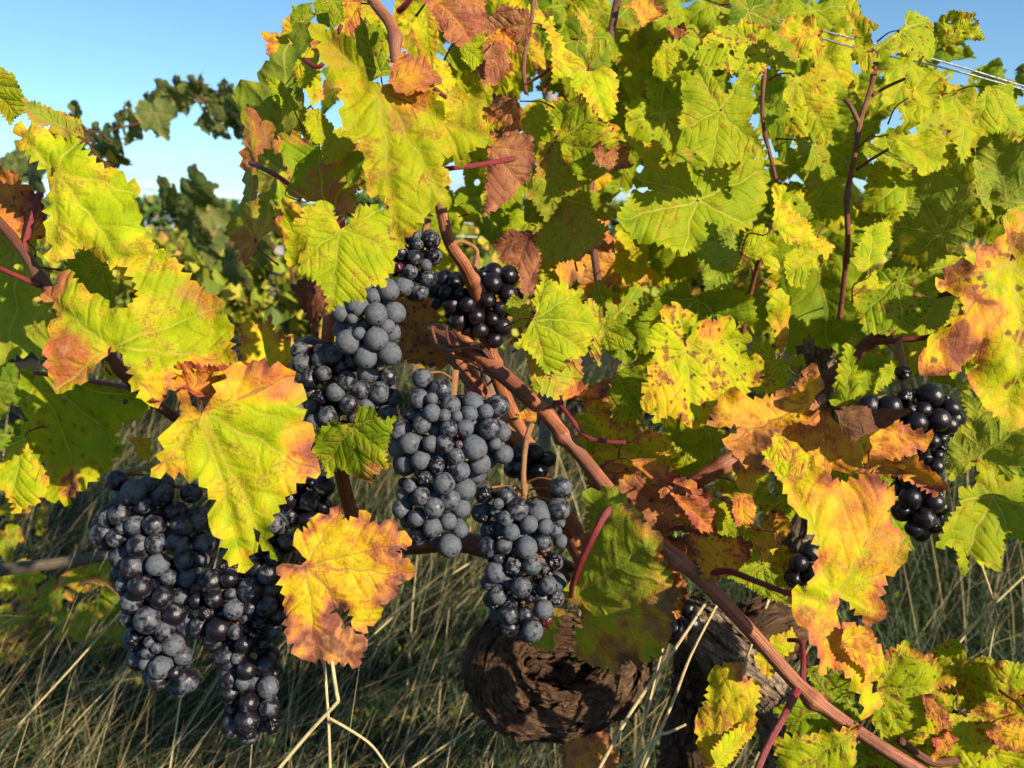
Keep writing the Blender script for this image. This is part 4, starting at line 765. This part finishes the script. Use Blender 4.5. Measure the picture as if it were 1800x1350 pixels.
lf('B4', [(490,840),(530,660),(560,560),(590,570),(600,640),(630,680),(620,780),(590,830),(540,850)], (560,850), .63, (.40,.05,.0,0), (.3,.3), fold=-.2)
lf('B4', [(80,600),(130,590),(180,540),(220,580),(230,650),(160,640),(110,640)], (240,640), .615, (.44,.1,.1,.1), (.2,.4))
lf('B4', [(290,620),(350,600),(370,650),(340,700),(300,670)], (290,640), .62, (.42,.1,.0,0), (.3,.3))
lf('B4', [(620,830),(690,720),(800,610),(830,690),(720,760),(660,820)], (800,630), .70, (.36,.1,0,0), (.1,.2))
lf('B4', [(920,440),(980,340),(1080,320),(1040,430),(990,490),(940,480)], (1070,330), .71, (.40,.1,0,0), (.2,.3), flip=True)
lf('B3', [(730,480),(800,390),(860,290),(900,280),(980,260),(1000,350),(1100,320),(1180,300),(1300,350),(1330,500),(1200,450),(1050,430),(920,390),(800,480),(790,610),(750,620)], (1030,360), .70, (.30,.1,.0,.05), (.0,.1))
lf('B3', [(780,50),(900,0),(1030,30),(1040,160),(1020,250),(900,260),(800,200)], (960,20), .71, (.28,.1,.0,.05), (.0,.0))
lf('B3', [(1030,0),(1200,-20),(1220,90),(1250,140),(1200,280),(1070,300),(1040,160)], (1230,120), .69, (.33,.1,.0,.05), (.1,.2), flip=True)
lf('B3', [(1270,20),(1350,-20),(1420,40),(1420,140),(1320,160),(1240,120)], (1240,125), .67, (.44,.2,.0,.1), (.1,.3))
lf('B3', [(550,440),(660,470),(720,550),(700,600),(560,600)], (560,500), .68, (.30,.1,.0,0), (.0,.1))
lf('B3', [(600,800),(640,680),(760,690),(790,790),(770,900),(700,960),(620,950),(590,880)], (620,720), .70, (.30,.2,.1,.4), (-.1,0))
lf('D', [(330,930),(480,880),(640,850),(760,900),(740,1060),(640,1110),(540,1100),(400,1000)], (640,860), .66, (.28,.1,0,0), (-.1,0))

# ------------------------------------------------------------------ the canopy behind them
CANOPY = [(470,-60),(455,130),(430,300),(440,420),(540,520),(640,620),(820,640),(960,620),(1060,780),(1220,860),(1330,720),(1500,660),(1680,700),(1860,960),(1860,120),(1760,95),(1690,30),(1600,50),(1545,110),(1500,30),(1480,-60)]
rg = random.Random(21); pts = []
cnp = np.array(CANOPY, float); tries = 0
while len(pts) < 135 and tries < 9000:
    tries += 1
    x, y = rg.uniform(430, 1860), rg.uniform(-60, 960); d = rg.uniform(.72, 1.25)
    if not pip(np.array([[x, y]]), CANOPY)[0]: continue
    e = seg_dist(np.array([[x, y]]), cnp)[0]
    rad = rg.uniform(.042, .064); 
    if e < rad * FPX / d * .55 and y > -20 and x < 1790: continue
    if any(math.hypot(x - a, y - b) < 62 and abs(d - c) < .09 for a, b, c in pts): continue
    if 1190 < x < 1320 and y > 780: continue
    if 1400 < x < 1490 and 540 < y < 700: continue
    pts.append((x, y, d))
    warm = .12 if x < 1120 else 0
    a = min(.9, max(.2, rg.gauss(.385 + warm, .08 + warm)))
    if d > .9: a *= .92
    n = (-FW + RT * rg.gauss(.1, .45) + UP * rg.gauss(.25, .45))
    generic_leaf(vine, P(x, y, d), rad, n, rg.uniform(-1.1, 1.1) + (math.pi if rg.random() < .12 else 0), (a, rg.uniform(0, .5), max(0, rg.gauss(.05, .25)), max(0, rg.gauss(.1, .25))))

for (x, y, d, a) in [(1600,1220,.60,.42),(1690,1180,.62,.4),(1770,1230,.6,.46),(1640,1300,.57,.5),(1740,1320,.56,.44),(1560,1330,.58,.4),(1820,1300,.58,.42),(1480,1330,.6,.38)]:
    generic_leaf(vine, P(x, y, d), rg.uniform(.038, .05), (-FW + RT * rg.gauss(-.45, .25) + UP * rg.gauss(-.05, .25)), rg.uniform(-1.2, 1.2), (a, rg.uniform(.2, .7), rg.uniform(0, .3), rg.uniform(.3, .9)), petiole=False)
# the next vine in the row carries on to the right
nv = empty('grapevine', (1.35, 1.0, 0)); tag(nv, 'neighbouring grapevine reaching in at the right edge, with unseen leaves added for shade', 'grapevine')
for (x, y, d) in [(1160,200,.95),(1250,330,1.0),(1420,190,.92),(1455,260,.98),(1640,330,.95),(1330,340,1.05),(1590,320,.9),(1700,270,1.0),(1385,420,1.0),(1185,130,1.0),(1120,60,.95),(1065,110,.98),(1740,350,1.0),(1560,400,1.05),(1480,340,1.1),(1280,80,1.0),(980,230,1.0),(1000,60,1.02),(880,300,1.02),(1100,260,1.1),(1660,200,.93),(1620,430,1.05),(950,20,1.0),(1010,130,1.05),(1060,20,1.0),(1110,150,1.0),(1160,20,1.02),(1210,80,1.05),(1250,10,.98),(1310,30,1.05),(1370,40,.95),(1430,20,1.0),(1440,120,1.02),(1710,170,.98),(1770,210,1.0),(880,120,1.0),(860,20,1.05),(1600,120,.96),(1200,230,1.08),(1030,330,1.1)]:
    generic_leaf(nv if x > 1300 else vine, P(x, y, d), rg.uniform(.066, .08), (-FW + RT * rg.gauss(.1, .3) + UP * rg.gauss(.2, .3)), rg.uniform(-1.1, 1.1), (rg.uniform(.32, .46), rg.uniform(0, .4), 0, rg.uniform(0, .3)), petiole=False)
for (x, y, d, a) in [(1110,800,.70,.5),(1160,870,.74,.86),(1210,780,.72,.4),(1250,900,.76,.8),(1300,850,.8,.38),(1340,940,.78,.72),(1290,960,.74,.4),(1380,880,.82,.36),(1100,900,.78,.9),(1180,960,.8,.84),(1060,760,.74,.42),(1350,1000,.8,.42),(1480,820,.78,.4),(1540,880,.8,.36),(1180,700,.78,.32),(1120,690,.8,.34)]:
    generic_leaf(vine, P(x, y, d), rg.uniform(.036, .052), (-FW + RT * rg.gauss(-.1, .4) + UP * rg.gauss(.1, .4)), rg.uniform(-1.4, 1.4), (a, rg.uniform(.1, .7), rg.uniform(0, .3), rg.uniform(.1, .6)), petiole=False)
tube('trunk', [(0, 0, -.05), (.03, .02, .25), (-.03, 0, .5), (-.06, -.03, .72)], [.05, .042, .04, .03], M_BARK, nv, nang=48, seg=16, rough=bark_rough(8, .2))
tube('cane', [Vector((-.06, -.03, .7)), P(2250, 520, .85) - nv.location, P(1980, 380, .75) - nv.location, P(1830, 250, .7) - nv.location], [.006, .006, .005, .003], M_CANE_DARK, nv, nang=10)
for k in range(64):  # mostly out of view, added to shade the canopy and the low grass
    x = 1790 + rg.uniform(0, 1) ** .8 * 620; y = rg.uniform(20, 900) if k < 42 else rg.uniform(850, 1250)
    if k >= 42: x = 1900 + rg.uniform(0, 520)

    d = rg.uniform(.52, 1.0)
    if x < 1860 and d < .66: d += .2
    generic_leaf(nv, P(x, y, d), rg.uniform(.042, .064), (-FW + RT * rg.gauss(.3, .45) + UP * rg.gauss(.25, .45)), rg.uniform(-1.1, 1.1), (min(.8, max(.2, rg.gauss(.38, .12))), rg.uniform(0, .5), max(0, rg.gauss(.05, .25)), max(0, rg.gauss(.1, .25))))

# ------------------------------------------------------------------ bunches of grapes
def grape_mesh(kind, seed):
    bm = bmesh.new(); bmesh.ops.create_icosphere(bm, subdivisions=4 if kind == 2 else 3, radius=1.0)
    o = Vector((seed * 11.3, seed * 5.1, seed * 3.3))
    for v in bm.verts:
        c = v.co.normalized(); f = 1 + .045 * noise.noise(c * 1.1 + o)
        if kind == 1: f += -.20 * max(0, 1 - (c - Vector((.2, -.9, .3)).normalized()).length / .9) ** 1.2
        if kind == 2: f = .84 + .26 * noise.noise(c * 2.1 + o) - .22 * abs(noise.noise(c * 3.6 + o)) + .05 * noise.noise(c * 9 + o)
        if c.z > .9: f -= .5 * (c.z - .9)
        v.co = c * f
        if kind == 3: v.co.z *= 1.13
    me = bpy.data.meshes.new('grape_skin'); bm.to_mesh(me); bm.free()
    me.polygons.foreach_set('use_smooth', np.ones(len(me.polygons), bool)); me.materials.append(M_GRAPE); return me
GM = {0: [grape_mesh(0, k) for k in range(3)], 1: [grape_mesh(1, k) for k in range(2)], 2: [grape_mesh(2, k + 1) for k in range(3)], 3: [grape_mesh(3, k) for k in range(2)]}
def bunch(label, poly, d, rpx, bloom=.45, axis=None, shriv=.10, layers=2, seed=0, depth=.8, extra=()):
    rg = random.Random(seed); pl = np.array(poly, float); sc_ = d / FPX; rpx *= .95; r0 = rpx * sc_
    top = axis[0] if axis else tuple(pl[pl[:, 1].argmin()])
    root = empty('bunch_of_grapes', P(top[0], top[1], d)); tag(root, label, 'grapes', 'ripe dark grape bunches'); O = root.location.copy()
    lo, hi = pl.min(0), pl.max(0)
    N = 9000; c = np.stack([np.array([rg.uniform(lo[0], hi[0]) for _ in range(N)]), np.array([rg.uniform(lo[1], hi[1]) for _ in range(N)])], 1)
    c = c[pip(c, poly)]; e = seg_dist(c, pl); E = e.max(); ok = e > rpx * .55; c, e = c[ok], e[ok]
    G = []
    for x, y, rr in extra: G.append((P(x, y, d - .012), rr * sc_))
    for layer in range(layers):
        off = layer * r0 * 1.55; fails = 0
        for (x, y), ee in zip(c, e):
            q = max(0, E * E - (E - ee) ** 2) ** .5 * sc_ * depth
            r = r0 * min(1.18, max(.62, rg.gauss(.97, .12)))
            if rg.random() < .06: r *= .7
            p = P(x, y, d - q + off)
            if all((p - g).length > (r + gr) * (.80 if layer == 0 else .76) for g, gr in G): G.append((p, r))
    ax = axis or [(float(pl[:, 0].mean()), float(lo[1])), (float(pl[:, 0].mean()), float(hi[1]))]
    axp = [P(x, y, d + r0 * .3) for x, y in ax]
    stems = [tube_data([p - O for p in axp], [.0030] + [.0022] * (len(axp) - 2) + [.0012], nang=8, seg=5)]
    for p, r in G:
        u = rg.random(); kind = 2 if u < shriv else (1 if u < shriv + .14 else (3 if u < .55 else 0))
        g = link(bpy.data.objects.new('grape', rg.choice(GM[kind])), root)
        # attachment direction: towards the axis and up
        best = min((a.lerp(b, t / 6) for a, b in zip(axp, axp[1:]) for t in range(7)), key=lambda q: (q - p).length)
        up = ((best - p).normalized() + Vector((0, 0, .7))).normalized()
        g.rotation_euler = (up.to_track_quat('Z', 'Y') @ Matrix.Rotation(rg.uniform(0, 6.28), 3, 'Z').to_quaternion()).to_euler()
        g.location = p - O; k = r * (.86 if kind == 2 else 1); g.scale = (k, k, k)
        g.color = (bloom - .03 + rg.uniform(-.13, .10) - (.2 if kind == 2 else 0), 0.8 if kind == 2 and rg.random() < .12 else 0, 0, 1)
        s0 = p + up * r * .94
        stems.append(tube_data([s0 - O, (s0 + (best - s0) * .5 + Vector((0, 0, r * .4))) - O, best - O], [.0012, .0008, .0010], nang=5, seg=3, cap=False))
    obj('stalk', tube_mesh('stalk', stems), M_STALK, root)
    return root
bunch('large bunch of dark grapes at lower left, shaded by the yellow leaf', [(195,820),(260,835),(350,850),(375,930),(385,985),(350,1000),(330,1040),(345,1090),(330,1140),(350,1190),(325,1222),(280,1215),(240,1170),(222,1110),(205,1040),(195,965),(160,955),(162,920),(190,890)], .555, 21.5, .42, [(285,800),(285,900),(270,1000),(275,1100),(300,1200)], seed=1, extra=[(327,1197,22),(183,940,23),(222,976,25),(640-355,540+330,20)])
bunch('long tapering bunch of grapes hanging lowest, left of the golden leaf', [(340,1015),(390,985),(440,995),(470,905),(510,915),(522,960),(505,1000),(517,1050),(510,1095),(480,1125),(496,1200),(490,1280),(440,1312),(400,1280),(395,1230),(380,1180),(372,1140),(342,1110),(330,1060)], .545, 20, .36, [(470,900),(440,1000),(430,1100),(440,1200),(440,1290)], seed=2, extra=[(427,1049,19),(476,1035,22),(404,1033,19)])
bunch('dark shaded grapes half hidden behind the golden leaf top', [(480,850),(530,835),(578,830),(582,885),(560,925),(520,925),(488,905)], .64, 20, .2, seed=3)
bunch('bluish bunch of grapes below the smooth grey one, left of centre', [(510,615),(540,597),(600,612),(650,628),(690,650),(706,700),(690,738),(650,745),(600,790),(560,810),(540,780),(545,730),(535,690),(515,650)], .60, 19, .46, [(610,600),(600,680),(590,780)], seed=4, extra=[(527,615,15),(566,618,15),(620,635,19)])
bunch('smooth grey bloomed bunch under the lime green leaf', [(588,545),(640,508),(690,488),(706,530),(704,580),(698,620),(690,640),(650,650),(610,625),(588,595)], .575, 20, .78, [(660,470),(650,540),(640,620)], seed=5, shriv=.0)
bunch('small loose bunch of grapes beside the upper cane', [(700,420),(740,400),(772,408),(778,440),(768,490),(745,522),(705,525),(685,480)], .605, 17, .42, [(752,385),(740,440),(720,510)], seed=6, shriv=.25)
bunch('black glossy bunch of grapes in shade, above the tied canes', [(750,492),(790,476),(850,465),(910,475),(918,520),(900,570),(870,612),(820,592),(780,550),(742,530)], .68, 17, .12, [(838,450),(835,520),(845,600)], seed=7)
bunch('central bunch of bloomed grapes under a red petiole', [(740,655),(772,660),(800,690),(840,700),(880,690),(896,750),(896,812),(850,822),(822,870),(818,940),(792,992),(760,965),(718,950),(693,890),(700,830),(685,765),(715,720)], .57, 19.2, .56, [(800,650),(790,760),(770,860),(775,980)], seed=8, shriv=.16, extra=[(745,740,18),(742,665,18),(748,826,19)])
bunch('bunch of grapes with bare red stalk right of the central one', [(830,858),(870,845),(915,870),(960,880),(975,845),(1002,840),(994,900),(997,960),(985,1000),(992,1040),(972,1092),(940,1124),(880,1112),(855,1060),(845,1000),(852,940),(832,895)], .585, 19.2, .50, [(922,850),(920,940),(915,1030),(910,1110)], seed=9, shriv=.18, extra=[(876,898,22),(946,902,22),(972,988,19)])
bunch('dark grapes under the diagonal cane beside the bare stalk', [(890,790),(930,780),(975,800),(965,840),(920,850),(890,830)], .655, 20, .3, seed=10)
bunch('shiny black bunch of grapes behind the orange leaf at right', [(1505,705),(1560,690),(1610,680),(1660,690),(1692,720),(1682,760),(1657,810),(1665,900),(1650,945),(1590,945),(1568,880),(1565,800),(1535,745)], .635, 20, .16, [(1588,672),(1600,760),(1620,850),(1620,930)], seed=11, extra=[(1587,655,18),(1664,746,17)])
bunch('few black grapes in the gap left of the hanging orange leaf', [(1385,965),(1432,948),(1450,1030),(1415,1040),(1385,1022)], .62, 19, .2, seed=12)
bunch('three black grapes in front of the old bark arm', [(1168,1080),(1215,1055),(1238,1080),(1225,1120),(1180,1125)], .70, 19, .1, seed=13, layers=1)
bunch('few bloomed grapes peeking past the hanging leaf beside dark grass', [(1500,1060),(1540,1040),(1555,1070),(1535,1110),(1505,1105)], .62, 18, .5, seed=14, layers=1)
bunch('tiny pale grapes glimpsed among the leaves at upper right', [(1415,355),(1440,345),(1445,395),(1412,398)], .82, 12, .8, seed=15, layers=1, shriv=0)

# ------------------------------------------------------------------ trellis wires, stake, neighbouring vines
def wire(label, pts, r, group='trellis wires'):
    w = tube('trellis_wire', pts, [r] * len(pts), M_WIRE, None, nang=6, seg=3); tag(w, label, 'wire', group); return w
wire('upper strand of the double trellis wire at top right', [P(1050, -75, .86), P(1247, 0, .84), P(1500, 68, .82), P(1655, 108, .81), P(1800, 152, .80), P(2100, 245, .78)], .0010)
wire('lower strand of the double trellis wire at top right', [P(1050, -70, .865), P(1235, -2, .85), P(1480, 78, .83), P(1655, 118, .815), P(1800, 158, .805), P(2100, 240, .785)], .0010)
wire('thin upper background wire against the sky at left', [P(-300, 300, 2.6), P(0, 306, 2.6), P(235, 330, 2.6), P(420, 352, 2.6), P(900, 400, 2.7)], .0016)
wire('thin lower background wire above the far vines at left', [P(-300, 360, 2.6), P(235, 381, 2.6), P(420, 394, 2.6), P(900, 420, 2.7)], .0016)
a = P(962, 240, 1.25); sp_ = tube('support_stake', [(a.x, a.y, -.1), (a.x, a.y, .7), (a.x + .005, a.y, 1.5)], [.011, .011, .011], M_POST, None, nang=12, seg=4); tag(sp_, 'grey support stake glimpsed behind the leaves', 'stake')
a = P(490, 560, 3.2); sp_ = tube('trellis_post', [(a.x, a.y, -.1), (a.x, a.y, .5), (a.x, a.y, .93)], [.04, .04, .038], M_POST, None, nang=14, seg=4, rough=bark_rough(9, .05)); tag(sp_, 'dark weathered post in the background row at left', 'post')

bv = empty('grapevine', (P(200, 300, 2.3).x, P(200, 300, 2.3).y, 0)); tag(bv, 'dark leafy shoot of the vine behind, against the sky at left', 'grapevine', 'vines in the rows behind')
BO = bv.location.copy()
tube('cane', [p - BO for p in [P(520, 520, 2.3), P(480, 300, 2.2), P(440, 180, 2.2), P(400, 165, 2.2), P(330, 182, 2.15), P(300, 190, 2.15), P(250, 215, 2.1), P(180, 235, 2.1), P(60, 300, 2.05), P(-80, 360, 2.0)]], [.006, .005, .004, .004, .0035, .0035, .0035, .003, .003, .002], M_CANE_DARK, bv, nang=8)
rg = random.Random(31)
for (x, y, r) in [(60, 300, 44), (25, 305, 36), (95, 290, 34), (150, 245, 38), (165, 285, 40), (135, 215, 30), (195, 270, 30), (215, 212, 34), (240, 220, 38), (258, 195, 34), (280, 205, 34), (290, 172, 32), (312, 165, 30), (345, 160, 30), (372, 180, 30), (362, 212, 24), (378, 228, 24), (398, 170, 30), (410, 200, 34), (425, 225, 30), (440, 190, 40), (455, 240, 40), (110, 262, 36), (200, 232, 34), (185, 250, 34), (265, 215, 30), (325, 178, 28), (330, 160, 28), (385, 195, 28), (40, 280, 34), (300, 345, 34), (335, 335, 40), (325, 375, 44), (365, 385, 42), (345, 415, 40), (380, 425, 36), (400, 470, 40), (455, 440, 44), (470, 380, 44)]:
    generic_leaf(bv, P(x + rg.uniform(-6, 6), y - 8, 2.1 + rg.uniform(-.15, .15)), r * 2.1 / FPX * 1.35, -FW + RT * rg.gauss(-.5, .5) + UP * rg.gauss(-.3, .4), rg.uniform(-1, 1), (rg.uniform(.12, .34), rg.uniform(0, .6), rg.uniform(0, .4), rg.uniform(0, .3)), M_LEAF_SHADED, False)

def leaf_cloud(name, n, fn, size, mat, seed, parent=None):
    """many small folded leaf faces as one mesh"""
    rs = np.random.RandomState(seed); V, F, A = [], [], []
    base = np.array([(0, 0, 0), (-.45, .25, .08), (-.35, .75, .05), (0, 1, -.1), (.35, .75, .05), (.45, .25, .08)])
    for k in range(n):
        p = fn(rs); s = size * rs.uniform(.6, 1.3); e = Matrix.Rotation(rs.uniform(0, 6.28), 3, 'Z') @ Matrix.Rotation(rs.uniform(.4, 2.4), 3, 'X')
        b = len(V); q = rs.uniform(0, 1)
        for c in base: V.append(tuple(Vector(p) + e @ Vector(c * s))); A.append(q)
        F += [(b, b + 1, b + 2, b + 3), (b, b + 3, b + 4, b + 5)]
    me = mesh(name, V, F, False); at = me.attributes.new('rnd', 'FLOAT', 'POINT'); at.data.foreach_set('value', np.array(A, np.float32))
    return obj(name, me, mat, parent)
# vines of the next rows: trunk and a mass of leaves each
rowinfo = [(3.2, [(-.95, 'shaded vine behind the left hand grapes'), (-.1, 'vine of the second row behind the central canopy'), (1.1, 'vine of the second row behind the right hand canopy'), (2.3, 'vine of the second row at far right')], .5, .86, 1500),
           (5.4, [(-4.2, 'sunlit far vine at the left end of the third row'), (-3.0, 'sunlit far vine in the gap under the dark shoot'), (-1.75, 'sunlit far vine beside the gap in the left foliage'), (-.7, 'far vine of the third row behind the centre')], .3, .93, 1500)]
for (yy, lst, z0, z1, n) in rowinfo:
    for k, (x, lab) in enumerate(lst):
        v = empty('grapevine', (x, yy, 0)); tag(v, lab, 'grapevine', 'vines in the rows behind')
        tube('trunk', [(0, 0, -.05), (.03, 0, .25), (-.02, .02, .5), (.02, 0, .7)], [.04, .032, .032, .02], M_BARK, v, nang=16, seg=8, rough=bark_rough(k + 20, .2))
        def fn(rs, z0=z0, z1=z1): 
            a = rs.uniform(-.75, .75); return (a, rs.normal(0, .13), z0 + (z1 - z0 + .12 * noise.noise(Vector((a * 3 + x, yy, 0)))) * rs.uniform(0, 1) ** .7)
        lc = leaf_cloud('foliage', n, fn, .065, M_FARLEAF, 50 + k + int(yy * 7), v); lc['kind'] = 'stuff'
        for q in range(3):
            a = rg.uniform(-.6, .6); tube('cane', [(0, 0, .6), (a * .5, 0, .75), (a, .02, .95 + rg.uniform(-.1, .08))], [.006, .005, .003], M_CANE_DARK, v, nang=6, seg=4)
# far rows and the tree line on the horizon
far = leaf_cloud('far_vineyard', 9000, lambda rs: (lambda r: (rs.uniform(-30, 30), r * 2.6 + 9 + rs.normal(0, .15), rs.uniform(.3, .98)))(rs.randint(0, 8)), .11, M_FARLEAF, 5); tag(far, 'far vineyard rows', None, kind='stuff')
tl = leaf_cloud('far_tree_line', 9000, lambda rs: (lambda x: (x, 140 + rs.normal(0, 4), rs.uniform(0, 1) ** .6 * (5 + 3.5 * noise.noise(Vector((x * .06, 0, 0))) + 2 * noise.noise(Vector((x * .22, 3, 0))))))(rs.uniform(-130, 130)), 1.3, M_WEED, 6); tag(tl, 'distant line of trees', None, kind='stuff')

# ------------------------------------------------------------------ dead branch at left, leaves low on the ground
b = tube('dead_branch', [P(-160, 1020, 1.45), P(0, 1002, 1.45), P(80, 992, 1.45), P(200, 976, 1.47), P(330, 950, 1.5)], [.013, .012, .011, .009, .006], M_DRY, None, nang=20, seg=10, rough=bark_rough(11, .12)); tag(b, 'grey dead branch lying across at left behind the grapes', 'branch')
lw = empty('low_vine_shoot', P(90, 1120, 1.7)); tag(lw, 'low green vine shoot growing in the grass at left', 'vine shoot')
LO = lw.location.copy()
tube('cane', [P(-80, 1200, 1.75) - LO, P(60, 1090, 1.7) - LO, P(160, 1020, 1.68) - LO, P(220, 1060, 1.7) - LO], [.004, .004, .003, .002], M_SHOOT, lw, nang=8)
for (x, y, r) in [(20, 900, 45), (70, 930, 40), (10, 960, 40), (30, 1030, 55), (100, 1050, 60), (165, 1020, 60), (60, 1090, 60), (15, 1110, 50), (130, 1100, 55), (190, 1070, 50), (200, 1000, 45), (70, 1150, 46), (10, 1160, 40), (-30, 1060, 50), (165, 1140, 36), (210, 1120, 40)]:
    generic_leaf(lw, P(x, y - 15, 1.7 + rg.uniform(-.1, .1)), r * 1.7 / FPX * .95, -FW + RT * rg.gauss(.1, .4) + UP * rg.gauss(.7, .35), rg.uniform(-1.5, 1.5), (rg.uniform(.24, .44), rg.uniform(.1, .8), rg.uniform(0, .8), rg.uniform(0, .7)), None, False)
lw2 = empty('low_vine_shoot', P(20, 720, 1.6)); tag(lw2, 'dark green leaves low at left edge behind the big leaves', 'vine shoot')
for (x, y, r) in [(20, 690, 50), (60, 740, 46), (15, 780, 46), (-20, 730, 46), (80, 690, 40), (40, 830, 40), (110, 760, 36)]:
    generic_leaf(lw2, P(x, y - 15, 1.5 + rg.uniform(-.1, .1)), r * 1.5 / FPX, -FW + RT * rg.gauss(-.3, .4) + UP * rg.gauss(.3, .35), rg.uniform(-1.5, 1.5), (rg.uniform(.1, .3), .2, .1, .2), None, False)

# ------------------------------------------------------------------ grass
def blades(name, n, mat, seed, hmin, hmax, wid, lean, region, droop, size_bias=None, align=None):
    rs = np.random.RandomState(seed); x0, x1, y0, y1 = region
    t = rs.uniform(0, 1, n) ** 1.7; y = y0 + (y1 - y0) * t; x = rs.uniform(x0, x1, n) * (.45 + .55 * t) if True else 0
    if mat is M_STRAW:
        kp = (x < .30) | (rs.uniform(0, 1, n) < .3); x, y, t = x[kp], y[kp], t[kp]; n = len(x)
    z = np.array([gz(a, b) for a, b in zip(x, y)])
    clump = np.array([noise.noise(Vector((a * 2.2, b * 2.2, seed))) for a, b in zip(x, y)])
    h = rs.uniform(hmin, hmax, n) * (1 + .5 * clump); w = wid * rs.uniform(.6, 1.3, n) * (1 + .5 * t)
    az = rs.uniform(0, 2 * np.pi, n) if align is None else rs.normal(align, .75, n)
    ln = np.clip(rs.normal(lean, .3, n), 0, 1.35); dr = droop * rs.uniform(.3, 1.3, n)
    dirx, diry = np.cos(az), np.sin(az); px_, py_ = -diry, dirx
    face = rs.uniform(-.6, .6, n)
    V = np.zeros((n, 4, 2, 3)); cx, cy, cz = x.copy(), y.copy(), z - .01; ang = ln.copy()
    for k in range(4):
        ww = w * (1 - k / 3.15)
        for s, sg in ((0, -1), (1, 1)):
            V[:, k, s, 0] = cx + sg * ww * px_; V[:, k, s, 1] = cy + sg * ww * py_ * (1 - abs(face)); V[:, k, s, 2] = cz + sg * ww * face
        st = h / 3; cx = cx + np.sin(ang) * dirx * st; cy = cy + np.sin(ang) * diry * st; cz = np.maximum(cz + np.cos(ang) * st, z + .004); ang = np.minimum(ang + dr, 1.75)
    V = V.reshape(-1, 3); b = np.arange(n) * 8
    F = np.concatenate([np.stack([b + 2 * k, b + 2 * k + 1, b + 2 * k + 3, b + 2 * k + 2], 1) for k in range(3)])
    me = bpy.data.meshes.new(name); me.vertices.add(len(V)); me.vertices.foreach_set('co', V.reshape(-1).astype(np.float32))
    me.loops.add(F.size); me.loops.foreach_set('vertex_index', F.reshape(-1).astype(np.int32)); me.polygons.add(len(F)); me.polygons.foreach_set('loop_start', (np.arange(len(F)) * 4).astype(np.int32))
    at = me.attributes.new('rnd', 'FLOAT', 'POINT'); at.data.foreach_set('value', np.repeat(np.clip(rs.uniform(0, 1, n) + .3 * clump, 0, 1), 8).astype(np.float32))
    me.update(calc_edges=True); me.validate()
    o = obj(name, me, mat); o['kind'] = 'stuff'; return o
REG = (-2.9, 2.9, .75, 5.2)
tag(blades('green_grass', 44000, M_GRASS, 1, .07, .24, .0022, .55, REG, .35), 'dark green grass under the vine', None)
tag(blades('dry_grass', 7500, M_STRAW, 2, .22, .62, .0012, .8, REG, .22, align=.35), 'long dry straw coloured grass lying over the green', None)
tag(blades('thatch', 4000, M_STRAW, 3, .05, .2, .0010, 1.25, REG, .15), 'flattened dry thatch', None)
tag(blades('long_straw', 1300, M_STRAW, 4, .35, .85, .0016, .75, REG, .16, align=.3), 'long pale straws rising over the grass', None)
gc_ = leaf_cloud('ground_cover', 1800, lambda rs: (lambda x, y: (x, y, gz(x, y) + rs.uniform(.0, .11)))(rs.uniform(-2.8, 2.8), .9 + 4.2 * rs.uniform(0, 1) ** 1.4), .026, M_WEED, 9); tag(gc_, 'small leafy weeds among the grass', None, kind='stuff')
# single straw stalks that stand out
def stalk(label, pl, r=.0011):
    o = tube('grass_stalk', [P(a, b, c) for a, b, c in pl], [r, r, r * .9, r * .7][:len(pl)] if len(pl) <= 4 else [r] * len(pl), M_STRAW_S, None, nang=6, seg=5); tag(o, label, 'grass stalk', 'dry grass stalks'); return o
M_STRAW_S = cane_material('straw_stalk', (.62, .50, .26), (.54, .42, .20), (.42, .30, .14), rough=.5)
for lab, pl, r in [
    ('thick pale straw bent under the golden leaf, running to lower left', [(470, 1375, .70), (540, 1292, .70), (588, 1240, .70), (594, 1232, .70), (592, 1220, .70), (588, 1195, .71), (582, 1150, .72)], .0018),
    ('upright thin straw below the golden leaf', [(581, 1370, .72), (577, 1260, .72), (569, 1150, .73)], .0014),
    ('short straw arching right from the upright one', [(578, 1262, .71), (615, 1283, .71), (655, 1312, .71), (690, 1362, .71)], .0013),
    ('straw slanting below the gnarled knob, left of it', [(700, 1365, .85), (780, 1312, .85), (862, 1258, .86)], .0012),
    ('long pale straw crossing in front of the dark trunk', [(1040, 1375, .66), (1110, 1250, .66), (1180, 1150, .67), (1250, 1045, .68)], .0017),
    ('second straw crossing the trunk, right of the long pale one', [(1120, 1375, .67), (1180, 1240, .67), (1215, 1150, .68), (1262, 1060, .69)], .0015),
    ('thin straw between the knob and the crossing straws', [(1110, 1370, .72), (1140, 1240, .72), (1165, 1140, .73)], .0011),
    ('bent straw end at bottom right of the knob', [(1100, 1375, .62), (1150, 1298, .62), (1175, 1288, .62), (1206, 1273, .62)], .0014),
    ('straw in front of the lit bark arm', [(1290, 1250, .70), (1315, 1150, .69), (1352, 1052, .68)], .0014),
    ('straw slanting across the dark grass at right', [(1640, 1190, 1.0), (1720, 1090, 1.0), (1830, 985, 1.0)], .0015),
    ('crossing straw in the dark grass at right', [(1720, 980, 1.0), (1738, 1030, 1.0), (1756, 1090, 1.0)], .0013),
    ('curved straw standing in the dark grass at right', [(1730, 1260, .95), (1738, 1160, .95), (1752, 1090, .95), (1775, 1062, .95)], .0011),
    ('long straw rising to the right behind the golden leaf', [(600, 1170, 1.1), (720, 1060, 1.1), (860, 968, 1.1)], .0016),
    ('straw below the left grapes leaning to the upper right', [(-20, 1330, 1.05), (120, 1180, 1.08), (230, 1055, 1.1)], .0013)]:
    stalk(lab, pl, r)
